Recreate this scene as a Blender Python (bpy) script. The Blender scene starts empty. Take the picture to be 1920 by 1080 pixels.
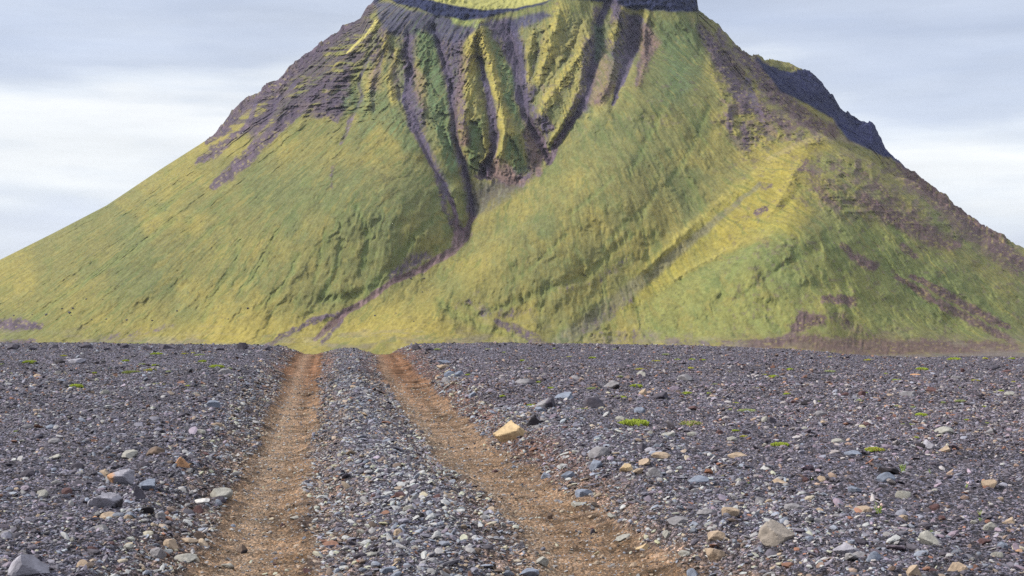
import bpy, math, random
import numpy as np
from mathutils import Vector

# ------------------------------------------------------------------ camera, sky, sun, exposure
scene = bpy.context.scene
COL = scene.collection
F = 2667.0            # focal length in photo pixels (1920 wide)
CAMZ = 1.45
cam_data = bpy.data.cameras.new("camera")
cam_data.sensor_width = 36.0
cam_data.lens = 36.0 * F / 1920.0
cam_data.clip_start = 0.1
cam_data.clip_end = 30000.0
cam = bpy.data.objects.new("camera", cam_data)
cam.location = (0, 0, CAMZ)
cam.rotation_euler = (math.radians(90), 0, 0)
COL.objects.link(cam)
scene.camera = cam

SUN_EL, SUN_AZ = math.radians(38), math.radians(-97)      # azimuth from +Y (into the picture), negative = left
SUN_DIR = Vector((math.sin(SUN_AZ) * math.cos(SUN_EL), math.cos(SUN_AZ) * math.cos(SUN_EL), math.sin(SUN_EL)))
sun_data = bpy.data.lights.new("sun", 'SUN')
sun_data.energy = 4.2
sun_data.angle = math.radians(11)
sun_data.color = (1.0, 0.95, 0.86)
sun = bpy.data.objects.new("sun", sun_data)
sun.rotation_euler = SUN_DIR.to_track_quat('Z', 'Y').to_euler()
sun.location = (-20, 10, 40)
COL.objects.link(sun)

scene.view_settings.view_transform = 'Standard'
scene.view_settings.look = 'None'
scene.view_settings.gamma = 1.0
scene.view_settings.exposure = 0.45
scene.cycles.use_denoising = False
scene.cycles.max_bounces = 4
scene.cycles.diffuse_bounces = 2
scene.cycles.volume_bounces = 0
scene.cycles.use_adaptive_sampling = False

world = bpy.data.worlds.new("World")
scene.world = world
world.use_nodes = True
wt = world.node_tree
wt.nodes.clear()
def N(t, kind, **kw):
    n = t.nodes.new(kind)
    for k, v in kw.items():
        if k == 'inp':
            for kk, vv in v.items():
                n.inputs[kk].default_value = vv
        else:
            setattr(n, k, v)
    return n
def math_node(t, op, a, b=None, c=None, clamp=False):
    n = t.nodes.new('ShaderNodeMath'); n.operation = op; n.use_clamp = clamp
    for i, x in enumerate((a, b, c)):
        if x is None: continue
        if isinstance(x, (int, float)): n.inputs[i].default_value = x
        else: t.links.new(x, n.inputs[i])
    return n.outputs[0]
def ramp_node(t, fac, stops, interp='LINEAR'):
    n = t.nodes.new('ShaderNodeValToRGB'); n.color_ramp.interpolation = interp
    el = n.color_ramp.elements
    while len(el) > 1: el.remove(el[-1])
    el[0].position = stops[0][0]; el[0].color = (*stops[0][1], 1)
    for p, c in stops[1:]:
        e = el.new(p); e.color = (*c, 1)
    t.links.new(fac, n.inputs[0])
    return n.outputs[0]
def mix_col(t, fac, a, b, mode='MIX'):
    n = t.nodes.new('ShaderNodeMix'); n.data_type = 'RGBA'; n.blend_type = mode
    for sock, x in ((n.inputs[0], fac), (n.inputs[6], a), (n.inputs[7], b)):
        if isinstance(x, (int, float)): sock.default_value = x
        elif isinstance(x, tuple): sock.default_value = (*x, 1)
        else: t.links.new(x, sock)
    return n.outputs[2]

# overcast sky: the Nishita sky behind long bands of thin and thick cloud
tc = N(wt, 'ShaderNodeTexCoord')
sky = N(wt, 'ShaderNodeTexSky', sky_type='NISHITA', sun_disc=False, sun_elevation=SUN_EL, sun_rotation=SUN_AZ)
skyc = mix_col(wt, 1.0, sky.outputs[0], (0.1, 0.1, 0.1), 'MULTIPLY')
sep = N(wt, 'ShaderNodeSeparateXYZ'); wt.links.new(tc.outputs['Generated'], sep.inputs[0])
def wnoise(scale, detail, rough=0.5, loc=(0, 0, 0)):
    m = N(wt, 'ShaderNodeMapping'); m.inputs['Scale'].default_value = scale; m.inputs['Location'].default_value = loc
    wt.links.new(tc.outputs['Generated'], m.inputs[0])
    n = N(wt, 'ShaderNodeTexNoise', inp={'Scale': 1.0, 'Detail': detail, 'Roughness': rough})
    wt.links.new(m.outputs[0], n.inputs['Vector'])
    return n.outputs[0]
n1 = wnoise((2.6, 2.6, 13), 4, 0.5, (4.2, 0.3, 1.0))
n2 = wnoise((7, 7, 48), 5, 0.55, (1.7, 3.1, 0.4))
t1 = math_node(wt, 'MULTIPLY_ADD', sep.outputs[0], 0.045, sep.outputs[2])
t1 = math_node(wt, 'MULTIPLY_ADD', math_node(wt, 'SUBTRACT', n1, 0.5), 0.17, t1)
t1 = math_node(wt, 'MULTIPLY_ADD', math_node(wt, 'SUBTRACT', n2, 0.5), 0.07, t1)
t1 = math_node(wt, 'MULTIPLY', t1, 2.0)     # ramp positions = elevation (as sine) x 2
cloud = ramp_node(wt, t1, [
    (0.00, (0.60, 0.64, 0.70)), (0.04, (0.565, 0.61, 0.69)), (0.08, (0.53, 0.575, 0.67)), (0.12, (0.59, 0.63, 0.69)),
    (0.17, (0.71, 0.73, 0.75)), (0.24, (0.745, 0.76, 0.775)), (0.275, (0.62, 0.66, 0.72)),
    (0.315, (0.48, 0.53, 0.635)), (0.38, (0.41, 0.465, 0.59)), (0.45, (0.46, 0.51, 0.62)), (0.55, (0.58, 0.62, 0.69)), (1.0, (0.78, 0.82, 0.90))])
up = N(wt, 'ShaderNodeMapRange', inp={'From Min': 0.35, 'From Max': 1.0, 'To Min': 1.0, 'To Max': 1.15})
wt.links.new(sep.outputs[2], up.inputs[0])
cloud = mix_col(wt, 1.0, cloud, up.outputs[0], 'MULTIPLY')
n3 = wnoise((5, 5, 34), 6, 0.6, (8.1, 2.2, 5.0))
md = N(wt, 'ShaderNodeMapRange', inp={'From Min': 0.3, 'From Max': 0.7, 'To Min': 0.90, 'To Max': 1.08}); wt.links.new(n3, md.inputs[0])
cloud = mix_col(wt, 1.0, cloud, md.outputs[0], 'MULTIPLY')
wc = mix_col(wt, 0.9, skyc, cloud)
bg = N(wt, 'ShaderNodeBackground', inp={'Strength': 1.0})
wt.links.new(wc, bg.inputs[0])
wo = N(wt, 'ShaderNodeOutputWorld'); wt.links.new(bg.outputs[0], wo.inputs[0])

# ------------------------------------------------------------------ helpers
RNG = np.random.default_rng(7)
def hsh(ix, iy, seed):
    with np.errstate(over='ignore'):
        h = (ix.astype(np.int64) * 374761393 + iy.astype(np.int64) * 668265263 + seed * 974634777) & 0xffffffff
        h = ((h ^ (h >> 13)) * 1274126177) & 0xffffffff
        h = ((h ^ (h >> 16)) * 2246822519) & 0xffffffff
    return (((h ^ (h >> 15)) & 0xffffff) / float(0xffffff)).astype(np.float32)
def vnoise(x, y, seed=0):
    """value noise -1..1"""
    x0 = np.floor(x); y0 = np.floor(y)
    fx = (x - x0).astype(np.float32); fy = (y - y0).astype(np.float32)
    fx = fx * fx * fx * (fx * (fx * 6 - 15) + 10); fy = fy * fy * fy * (fy * (fy * 6 - 15) + 10)
    x0 = x0.astype(np.int64); y0 = y0.astype(np.int64)
    a = hsh(x0, y0, seed); b = hsh(x0 + 1, y0, seed); c = hsh(x0, y0 + 1, seed); d = hsh(x0 + 1, y0 + 1, seed)
    return ((a + (b - a) * fx) * (1 - fy) + (c + (d - c) * fx) * fy) * 2 - 1
def fbm(x, y, oct=4, seed=0, gain=0.5, lac=2.03):
    s = 0; amp = 1.0; tot = 0
    for o in range(oct):
        s = s + amp * vnoise(x + 17.3 * o, y - 9.1 * o, seed + o * 31)
        tot += amp; amp *= gain; x = x * lac; y = y * lac
    return s / tot
def ridged(x, y, oct=4, seed=0, gain=0.5):
    s = 0; amp = 1.0; tot = 0
    for o in range(oct):
        s = s + amp * (1 - np.abs(vnoise(x + 7.7 * o, y + 3.3 * o, seed + o * 13)) * 2)
        tot += amp; amp *= gain; x = x * 2.07; y = y * 2.07
    return s / tot
def smooth(a, b, x):
    t = np.clip((x - a) / (b - a), 0, 1)
    return t * t * (3 - 2 * t)
def seg_dist(u, v, pts):
    """distance to a polyline of (x, y, w); also the width there. Only computed near it."""
    pad = 90
    d = np.full(u.shape, 1e3, np.float32); w = np.ones(u.shape, np.float32)
    xs = [p[0] for p in pts]; ys = [p[1] for p in pts]
    idx = np.nonzero((u > min(xs) - pad) & (u < max(xs) + pad) & (v > min(ys) - pad) & (v < max(ys) + pad))[0]
    uu = u[idx]; vv = v[idx]; dd = np.full(uu.shape, 1e3, np.float32); ww = np.ones(uu.shape, np.float32)
    for (x0, y0, w0), (x1, y1, w1) in zip(pts[:-1], pts[1:]):
        dx, dy = x1 - x0, y1 - y0
        t = np.clip(((uu - x0) * dx + (vv - y0) * dy) / max(dx * dx + dy * dy, 1e-6), 0, 1)
        r = np.hypot(uu - x0 - t * dx, vv - y0 - t * dy)
        m = r < dd
        dd = np.where(m, r, dd); ww = np.where(m, w0 + t * (w1 - w0), ww)
    d[idx] = dd; w[idx] = ww
    return d, w
def in_poly(u, v, pts):
    inside = np.zeros(u.shape, bool)
    n = len(pts)
    for i in range(n):
        x0, y0 = pts[i]; x1, y1 = pts[(i + 1) % n]
        if y0 == y1: continue
        c = ((y0 > v) != (y1 > v)) & (u < (x1 - x0) * (v - y0) / (y1 - y0) + x0)
        inside ^= c
    return inside
def poly_soft(u, v, pts, soft=8):
    """about 1 inside, 0 outside, a soft edge"""
    ins = in_poly(u, v, pts)
    d, _ = seg_dist(u, v, [(x, y, 1) for x, y in pts] + [(pts[0][0], pts[0][1], 1)])
    s = np.where(ins, d, -d)
    return smooth(-soft, soft, s)

def new_mesh(name, verts, quads=None, tris=None, col=None, mat=None, smooth_shade=True):
    me = bpy.data.meshes.new(name)
    verts = np.asarray(verts, np.float32)
    me.vertices.add(len(verts)); me.vertices.foreach_set('co', verts.ravel())
    faces = quads if quads is not None else tris
    k = faces.shape[1]
    me.loops.add(faces.size); me.loops.foreach_set('vertex_index', faces.astype(np.int32).ravel())
    me.polygons.add(len(faces))
    me.polygons.foreach_set('loop_start', np.arange(0, faces.size, k, dtype=np.int32))
    me.polygons.foreach_set('loop_total', np.full(len(faces), k, np.int32))
    me.polygons.foreach_set('use_smooth', np.full(len(faces), smooth_shade))
    me.update(calc_edges=True)
    if col is not None:
        a = me.color_attributes.new('Col', 'FLOAT_COLOR', 'POINT')
        c = np.ones((len(verts), 4), np.float32); c[:, :3] = col
        a.data.foreach_set('color', c.ravel())
    if mat is not None: me.materials.append(mat)
    return me
def link(name, me, parent=None, **props):
    o = bpy.data.objects.new(name, me); COL.objects.link(o)
    if parent is not None: o.parent = parent
    for k, v in props.items():
        if v is not None: o[k] = v
    return o
def grid_faces(nr, nc):
    i = np.arange(nr * nc).reshape(nr, nc)
    return np.stack([i[:-1, :-1].ravel(), i[:-1, 1:].ravel(), i[1:, 1:].ravel(), i[1:, :-1].ravel()], 1)

def surface_material(name, scale=30.0, var=0.25, bump=0.2, bump_dist=0.01, rough=0.9, spec=0.25, fine=None, coord='Object'):
    """vertex albedo broken up by two noises, with a fine bump"""
    m = bpy.data.materials.new(name); m.use_nodes = True
    t = m.node_tree; b = t.nodes['Principled BSDF']
    b.inputs['Roughness'].default_value = rough
    b.inputs['Specular IOR Level'].default_value = spec
    at = N(t, 'ShaderNodeVertexColor', layer_name='Col')
    co = N(t, 'ShaderNodeTexCoord')
    n = N(t, 'ShaderNodeTexNoise', inp={'Scale': scale, 'Detail': 6.0, 'Roughness': 0.65})
    t.links.new(co.outputs[coord], n.inputs['Vector'])
    r = N(t, 'ShaderNodeMapRange', inp={'From Min': 0.25, 'From Max': 0.75, 'To Min': 1 - var, 'To Max': 1 + var})
    t.links.new(n.outputs[0], r.inputs[0])
    c = mix_col(t, 1.0, at.outputs[0], r.outputs[0], 'MULTIPLY')
    t.links.new(c, b.inputs['Base Color'])
    bp = N(t, 'ShaderNodeBump', inp={'Strength': bump, 'Distance': bump_dist})
    n2 = N(t, 'ShaderNodeTexNoise', inp={'Scale': scale * (fine or 2.5), 'Detail': 5.0, 'Roughness': 0.7})
    t.links.new(co.outputs[coord], n2.inputs['Vector'])
    t.links.new(n2.outputs[0], bp.inputs['Height']); t.links.new(bp.outputs[0], b.inputs['Normal'])
    return m

def grit(m, s1, s2, lo, hi, bump_d):
    """little stones of every tone in the soil: two cell patterns scale the albedo and raise the surface"""
    t = m.node_tree; b = t.nodes['Principled BSDF']
    col = b.inputs['Base Color'].links[0].from_socket; nrm = b.inputs['Normal'].links[0].from_socket
    co = N(t, 'ShaderNodeTexCoord'); h = None
    for k, sc in enumerate((s1, s2)):
        mp = N(t, 'ShaderNodeMapping'); mp.inputs['Scale'].default_value = (sc, sc * 0.8, sc)
        t.links.new(co.outputs['Object'], mp.inputs[0])
        v = N(t, 'ShaderNodeTexVoronoi', inp={'Scale': 1.0, 'Randomness': 1.0}); t.links.new(mp.outputs[0], v.inputs['Vector'])
        bw = N(t, 'ShaderNodeSeparateColor'); t.links.new(v.outputs['Color'], bw.inputs[0])
        p = math_node(t, 'POWER', bw.outputs[0], 1.8)
        f = N(t, 'ShaderNodeMapRange', inp={'From Min': 0, 'From Max': 1, 'To Min': lo, 'To Max': hi}); t.links.new(p, f.inputs[0])
        tint = mix_col(t, bw.outputs[1], (1.06, 0.99, 0.92), (0.93, 0.99, 1.12))
        col = mix_col(t, 1.0, col, f.outputs[0], 'MULTIPLY'); col = mix_col(t, 1.0, col, tint, 'MULTIPLY')
        d = math_node(t, 'MULTIPLY', v.outputs['Distance'], -1.0 / sc)
        h = d if h is None else math_node(t, 'ADD', h, d)
    bp = N(t, 'ShaderNodeBump', inp={'Strength': 0.9, 'Distance': bump_d}); t.links.new(h, bp.inputs['Height']); t.links.new(nrm, bp.inputs['Normal'])
    t.links.new(bp.outputs[0], b.inputs['Normal']); t.links.new(col, b.inputs['Base Color'])
# ------------------------------------------------------------------ the mountain
def floor_z(Y):
    return -57.0
def cone(X, Y):
    R = np.hypot(X - 30, Y - 2100)
    z = np.where(R > 225, 371 - 0.68 * (R - 225), 371 + 0.27 * (225 - R))
    k = 9.0                                              # soft foot
    return floor_z(Y) + k * np.logaddexp(0, (z - floor_z(Y)) / k)
def ray_cone(px, py):
    Y = np.arange(1100, 2200, 1.0)
    z = CAMZ + (540 - py) / F * Y
    c = cone((px - 960) / F * Y, Y)
    k = np.nonzero(c > z)[0]
    return float(Y[k[0]]) if len(k) else None
# relief against a plain cone: (px, py, metres towards (-) or away (+) from the viewer)
REL = [(620,200,5),(560,300,0),(450,350,0),(300,450,-5),(150,520,0),(400,550,0),(550,560,-15),(650,450,-28),(700,300,-18),(100,610,0),(300,620,0),
       (720,120,0),(800,130,15),(800,250,5),(870,200,15),(950,250,30),(1000,300,60),(1060,200,25),(1120,100,10),(900,60,10),(1020,60,10),(790,360,0),(770,430,-15),
       (880,400,60),(900,350,60),(850,455,50),(780,490,24),(740,525,16),(660,580,10),
       (1200,60,0),(1220,200,-35),(1150,300,-32),(1060,380,-30),(960,450,-28),(1200,400,-38),(1050,500,-35),(900,520,-15),
       (1300,150,-25),(1320,300,-15),(1290,390,-5),(1220,510,4),(1120,595,0),(1050,630,-8),(960,590,-8),(1000,540,-28),
       (760,600,-35),(680,630,-30),(840,620,-38),(900,640,-30),(600,645,-20),
       (1380,250,-15),(1420,315,-32),(1540,262,-80),(1330,430,-22),(1500,320,-110),(1470,420,-130),(1440,480,-120),(1540,500,-115),(1560,600,-105),(1390,470,-60),(1300,560,-40),(1420,620,-80),
       (1600,640,-85),(1650,450,-80),(1620,340,-85),(1700,560,-50),(1800,560,-30),(1780,460,-35),(1880,620,-20),
       (1400,150,0),(1450,200,0),(1500,230,-10)]
ABS = [(690,5,2070),(640,50,2062),(600,85,2055),(545,125,2040),(475,175,2020),(430,215,2005),(400,248,1990),(300,315,1960),(200,385,1920),
       (100,437,1880),(0,487,1850),(-150,565,1800),
       (1310,16,2070),(1345,40,2068),(1380,80,2064),(1420,105,2060),(1490,125,2055),(1525,140,2050),(1560,175,2042),(1590,210,2030),(1640,240,2012),
       (1655,270,2000),(1700,312,1850),(1740,345,1820),(1800,390,1790),(1840,425,1780),(1880,442,1770),(1920,465,1750),(2100,560,1700),
       (1600,300,1880),(1650,330,1880),(1550,230,1930),(1500,170,1960),
       (1240,-14,1890),(1100,-12,1880),(1180,20,1880),(800,14,1876),(910,22,1876),(1010,12,1876),(850,-6,2000),(980,-10,2000)]
cp = []
for px, py, dY in REL:
    Y = (ray_cone(px, py) or 1900) + dY
    cp.append(((px - 960) / F * Y, Y, CAMZ + (540 - py) / F * Y))
for px, py, Y in ABS:
    cp.append(((px - 960) / F * Y, Y, CAMZ + (540 - py) / F * Y))
cp = np.array(cp)
res = cp[:, 2] - cone(cp[:, 0], cp[:, 1])
for a in np.linspace(-math.pi, math.pi, 28, endpoint=False):        # the foot and the far side stay a plain cone
    for R in (1060, 1250):
        cp = np.vstack([cp, [30 + R * math.cos(a), 2100 + R * math.sin(a), 0]]); res = np.append(res, 0)
for X, Y in ((30, 2300), (30, 2500), (300, 2400), (-300, 2400), (600, 2300), (-600, 2300), (30, 2150)):
    cp = np.vstack([cp, [X, Y, 0]]); res = np.append(res, 0)
def tps_kernel(r2):
    return np.where(r2 > 1e-9, 0.5 * r2 * np.log(np.maximum(r2, 1e-9)), 0)
S = 500.0
P = cp[:, :2] / S
K = tps_kernel(((P[:, None] - P[None]) ** 2).sum(-1)) + np.eye(len(P)) * 2e-4
A = np.hstack([np.ones((len(P), 1)), P])
M = np.block([[K, A], [A.T, np.zeros((3, 3))]])
sol = np.linalg.solve(M, np.concatenate([res, np.zeros(3)]))
def tps(X, Y):
    out = sol[-3] + sol[-2] * X / S + sol[-1] * Y / S
    for (px, py), w in zip(P, sol[:-3]):
        out = out + w * tps_kernel((X / S - px) ** 2 + (Y / S - py) ** 2)
    return out

NC = 1560
ucol = np.linspace(-330, 2250, NC)
rows = np.concatenate([np.arange(1090, 1190, 4.0), np.arange(1190, 2125, 1.08), np.linspace(2127, 3150, 60)])
NR = len(rows)
U, Yg = np.meshgrid(ucol, rows)
U = U.ravel(); Yg = Yg.ravel()
Xg = (U - 960) / F * Yg
coarse_c = np.linspace(-330, 2250, 560); coarse_r = np.linspace(1080, 3160, 480)   # the smooth relief on a coarse grid, then bilinear
cU, cY = np.meshgrid(coarse_c, coarse_r)
T = tps((cU - 960) / F * cY, cY)
fi = (Yg - 1080) / (coarse_r[1] - coarse_r[0]); fj = (U + 330) / (coarse_c[1] - coarse_c[0])
i0 = np.clip(fi.astype(int), 0, 478); j0 = np.clip(fj.astype(int), 0, 558); fi = fi - i0; fj = fj - j0
Tz = (T[i0, j0] * (1 - fj) + T[i0, j0 + 1] * fj) * (1 - fi) + (T[i0 + 1, j0] * (1 - fj) + T[i0 + 1, j0 + 1] * fj) * fi
c0 = cone(Xg, Yg)
R0 = np.hypot(Xg - 30, Yg - 2100)
Zg = c0 + Tz * (1 - smooth(990, 1100, R0))
Zg = np.maximum(Zg, -57)
Zg = -61.5 + (Zg + 61.5) * smooth(1095, 1200, Yg) * smooth(-330, -230, U) * (1 - smooth(2170, 2250, U)) * (1 - smooth(2900, 3100, Yg))
V = 540 - (Zg - CAMZ) / Yg * F            # where the bare slope stands in the picture: places the mapped gullies and scree on it
LS = [(-150,565),(0,487),(100,437),(200,385),(300,318),(385,264),(405,246),(430,214),(475,173),(520,153),(545,124),(600,86),(640,52),(676,34),(690,4)]
RS = [(1312,20),(1330,32),(1345,40),(1360,58),(1380,82),(1420,108),(1490,124),(1520,137),(1545,160),(1562,178),(1576,204),(1590,210),(1600,218),(1636,236),(1652,258),(1660,278),(1690,306),(1740,345),(1800,390),(1840,425),(1880,442),(1920,465),(2100,562)]
tgt = np.where(ucol < 800, np.interp(ucol, *zip(*LS)), np.interp(ucol, *zip(*RS)))
wcol = smooth(-150, 0, ucol) * (1 - smooth(688, 700, ucol)) + smooth(1306, 1314, ucol) * (1 - smooth(1920, 2100, ucol))
Vg = V.reshape(NR, NC); Zgg = Zg.reshape(NR, NC); Ygg = Yg.reshape(NR, NC)
for it in range(5):
    Vn = 540 - (Zgg - CAMZ) / Ygg * F
    vm = Vn.min(0); e = (tgt - vm) * wcol                 # + : the skyline stands too high
    if it == 0: print('skyline error before', [round(float(e[j])) for j in range(200, NC, 60)])
    Zgg = Zgg - e[None] * Ygg / F * smooth(110, 8, Vn - vm[None])
Zg = Zgg.ravel(); V = 540 - (Zg - CAMZ) / Yg * F
print('skyline error after', [round(float(x)) for x in e[200:NC:60]])
TH = np.arctan2(Xg - 30, 2100 - Yg)

# mapped features: x, y in photo pixels, half-width
GULLY = [  # points, depth (m), scree amount
 ([(765,70,5),(768,130,5),(762,190,7),(775,230,9),(795,280,4),(815,320,3.5),(835,350,3),(850,390,3),(855,420,4),(868,445,5)], 9, .95),
 ([(812,55,4),(835,110,6),(845,160,6),(850,210,6),(855,260,4),(870,310,3.5),(880,350,4),(885,400,4.5),(872,445,5)], 14, .95),
 ([(900,110,3),(912,160,4),(922,210,6),(928,250,6),(922,290,6),(908,325,8)], 11, .95),
 ([(955,60,16),(972,110,13),(974,160,10),(985,215,8),(1005,250,8),(1022,285,7),(1030,305,5)], 14, .95),
 ([(1115,100,4),(1104,170,5),(1085,210,5),(1050,260,5),(1030,300,6)], 9, .9),
 ([(1192,40,12),(1185,90,11),(1172,130,7),(1160,165,4),(1150,195,2)], 12, .95),
 ([(1140,0,5),(1122,50,6),(1120,100,7),(1106,150,6)], 12, .9),
 ([(690,110,3),(672,160,3),(680,180,3),(655,230,4),(640,270,3)], 5, .6),
 ([(720,95,3),(705,140,6),(698,175,5),(700,210,2)], 7, .6),
 ([(735,100,3),(742,150,5),(750,185,3)], 6, .5),
 ([(868,440,12),(850,468,7),(800,500,5),(740,527,4),(690,560,4),(650,585,5),(620,610,5),(590,635,3)], 2.2, 1.0),
 ([(885,400,10),(905,370,14),(940,350,14),(975,345,8)], 5, .75),
 ([(1210,50,8),(1215,90,7),(1200,120,4),(1195,160,2)], 4, .7),
 ([(800,140,2),(830,200,3),(838,260,2),(850,300,2)], 5, .3),
 ([(890,70,2),(895,120,4),(905,170,4),(918,220,3)], 7, .4),
 ([(1010,90,3),(1000,130,4),(985,170,3)], 6, .4),
 ([(1060,60,3),(1040,110,4),(1020,150,3),(1000,190,2)], 5, .2),
 ([(1090,40,2),(1075,90,3),(1040,140,3),(1015,190,3)], 5, .25),
 ([(560,150,3),(520,190,4),(500,225,4),(480,250,3)], 5, .8),
 ([(480,190,3),(470,220,4),(455,245,4)], 5, .8),
 ([(1400,150,6),(1420,200,6),(1440,250,5)], 4, .5),
]
CREASE = [  # green creases and small gullies: points, depth
 ([(330,410,2),(250,470,3),(200,500,3),(120,555,3),(60,600,2)], 3.0),
 ([(450,450,2),(440,500,3),(400,560,3),(380,600,2)], 3),([(520,430,2),(480,510,3),(450,550,3)], 3),([(560,480,2),(530,540,3),(480,580,2)], 3),
 ([(640,450,2),(630,520,3),(600,560,3)], 3.5),([(610,430,1),(600,480,2),(590,530,2)], 2.5),
 ([(350,470,2),(400,430,2),(440,400,2)], 2),([(250,430,2),(320,380,2),(380,330,1)], 2),
 ([(600,560,4),(650,560,5),(700,540,5),(740,500,4),(780,440,3),(830,400,2)], 5),
 ([(1230,360,2),(1200,410,3),(1190,440,2)], 3),([(1150,330,2),(1110,370,2),(1070,400,2)], 2),([(1060,440,2),(1000,500,2),(960,530,2)], 2),
 ([(1180,440,3),(1100,520,4),(1010,550,4),(900,590,3),(870,570,2)], 3.5),
 ([(1400,345,6),(1345,410,9),(1250,490,13),(1190,550,14),(1110,600,13),(1050,640,10)], 2),
 ([(820,560,2),(840,580,4),(900,610,4),(980,635,4),(1010,650,3)], 4),
 ([(1280,130,3),(1230,230,3),(1180,330,3)], 2.5),([(1330,200,2),(1290,290,3),(1250,350,2)], 2.5),
 ([(1500,350,3),(1440,430,3),(1380,500,3),(1350,560,2)], 4),([(1380,560,2),(1440,520,3),(1500,480,2)], 2.5),
 ([(1545,440,3),(1580,520,4),(1600,600,3)], 5),([(1600,400,3),(1650,470,4),(1690,530,4),(1760,590,4),(1830,640,3)], 6),
 ([(1580,330,3),(1640,400,3),(1700,450,3)], 4),([(1720,360,3),(1780,430,3),(1860,500,3)], 4),([(670,390,2),(690,440,3),(680,500,2)], 2.5),
 ([(1130,470,2),(1160,430,3),(1210,390,2)], 2),
]
RIB = [
 ([(600,165,3),(578,200,4),(560,238,3)], 7, .3),([(525,165,3),(530,200,3),(515,240,3)], 7, .3),([(640,130,3),(618,170,4),(612,205,3)], 6, .2),([(485,185,3),(470,225,3),(450,255,2)], 6, .3),([(560,150,3),(545,190,3),(520,225,2)], 6, .1),
 ([(1360,90,3),(1400,150,4),(1440,205,4)], 7, .3),([(1330,120,3),(1360,190,4),(1380,250,4)], 6, .3),  # crests standing out: points, height, yellowness
 ([(720,25,3),(690,70,5),(655,100,4)], 8, .7),([(725,60,5),(715,110,7),(695,160,7),(690,200,5)], 8, .8),([(745,95,4),(730,140,6),(738,190,5)], 6, .8),
 ([(900,40,5),(882,90,9),(876,150,11),(872,210,10),(868,250,7)], 13, 1.),([(903,60,5),(925,140,7),(937,200,8),(950,250,12),(935,290,6)], 12, 1.),
 ([(1000,60,6),(988,110,7),(990,160,5)], 8, .6),([(1050,20,14),(1030,90,12),(1010,150,8)], 8, .85),([(1105,70,5),(1070,130,8),(1025,190,9),(1010,220,6)], 11, .9),
 ([(1095,110,6),(1085,170,9),(1060,220,8),(1035,265,4)], 9, .8),([(1165,20,9),(1150,70,8),(1150,120,9),(1140,160,9),(1125,190,7)], 13, .7),
 ([(1215,30,3),(1207,70,5),(1210,110,6),(1198,160,3)], 9, .5),([(785,120,6),(790,170,8),(795,200,4)], 5, .5),
 ([(700,150,5),(695,215,4)], 3, .3),
 ([(1545,258,5),(1490,280,8),(1420,322,8),(1360,370,7),(1290,430,7),(1210,505,6)], 3, .6),
 ([(1500,300,8),(1475,350,8),(1445,400,7),(1440,435,5),(1360,470,5),(1260,525,4)], 4, .5),
]
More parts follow.
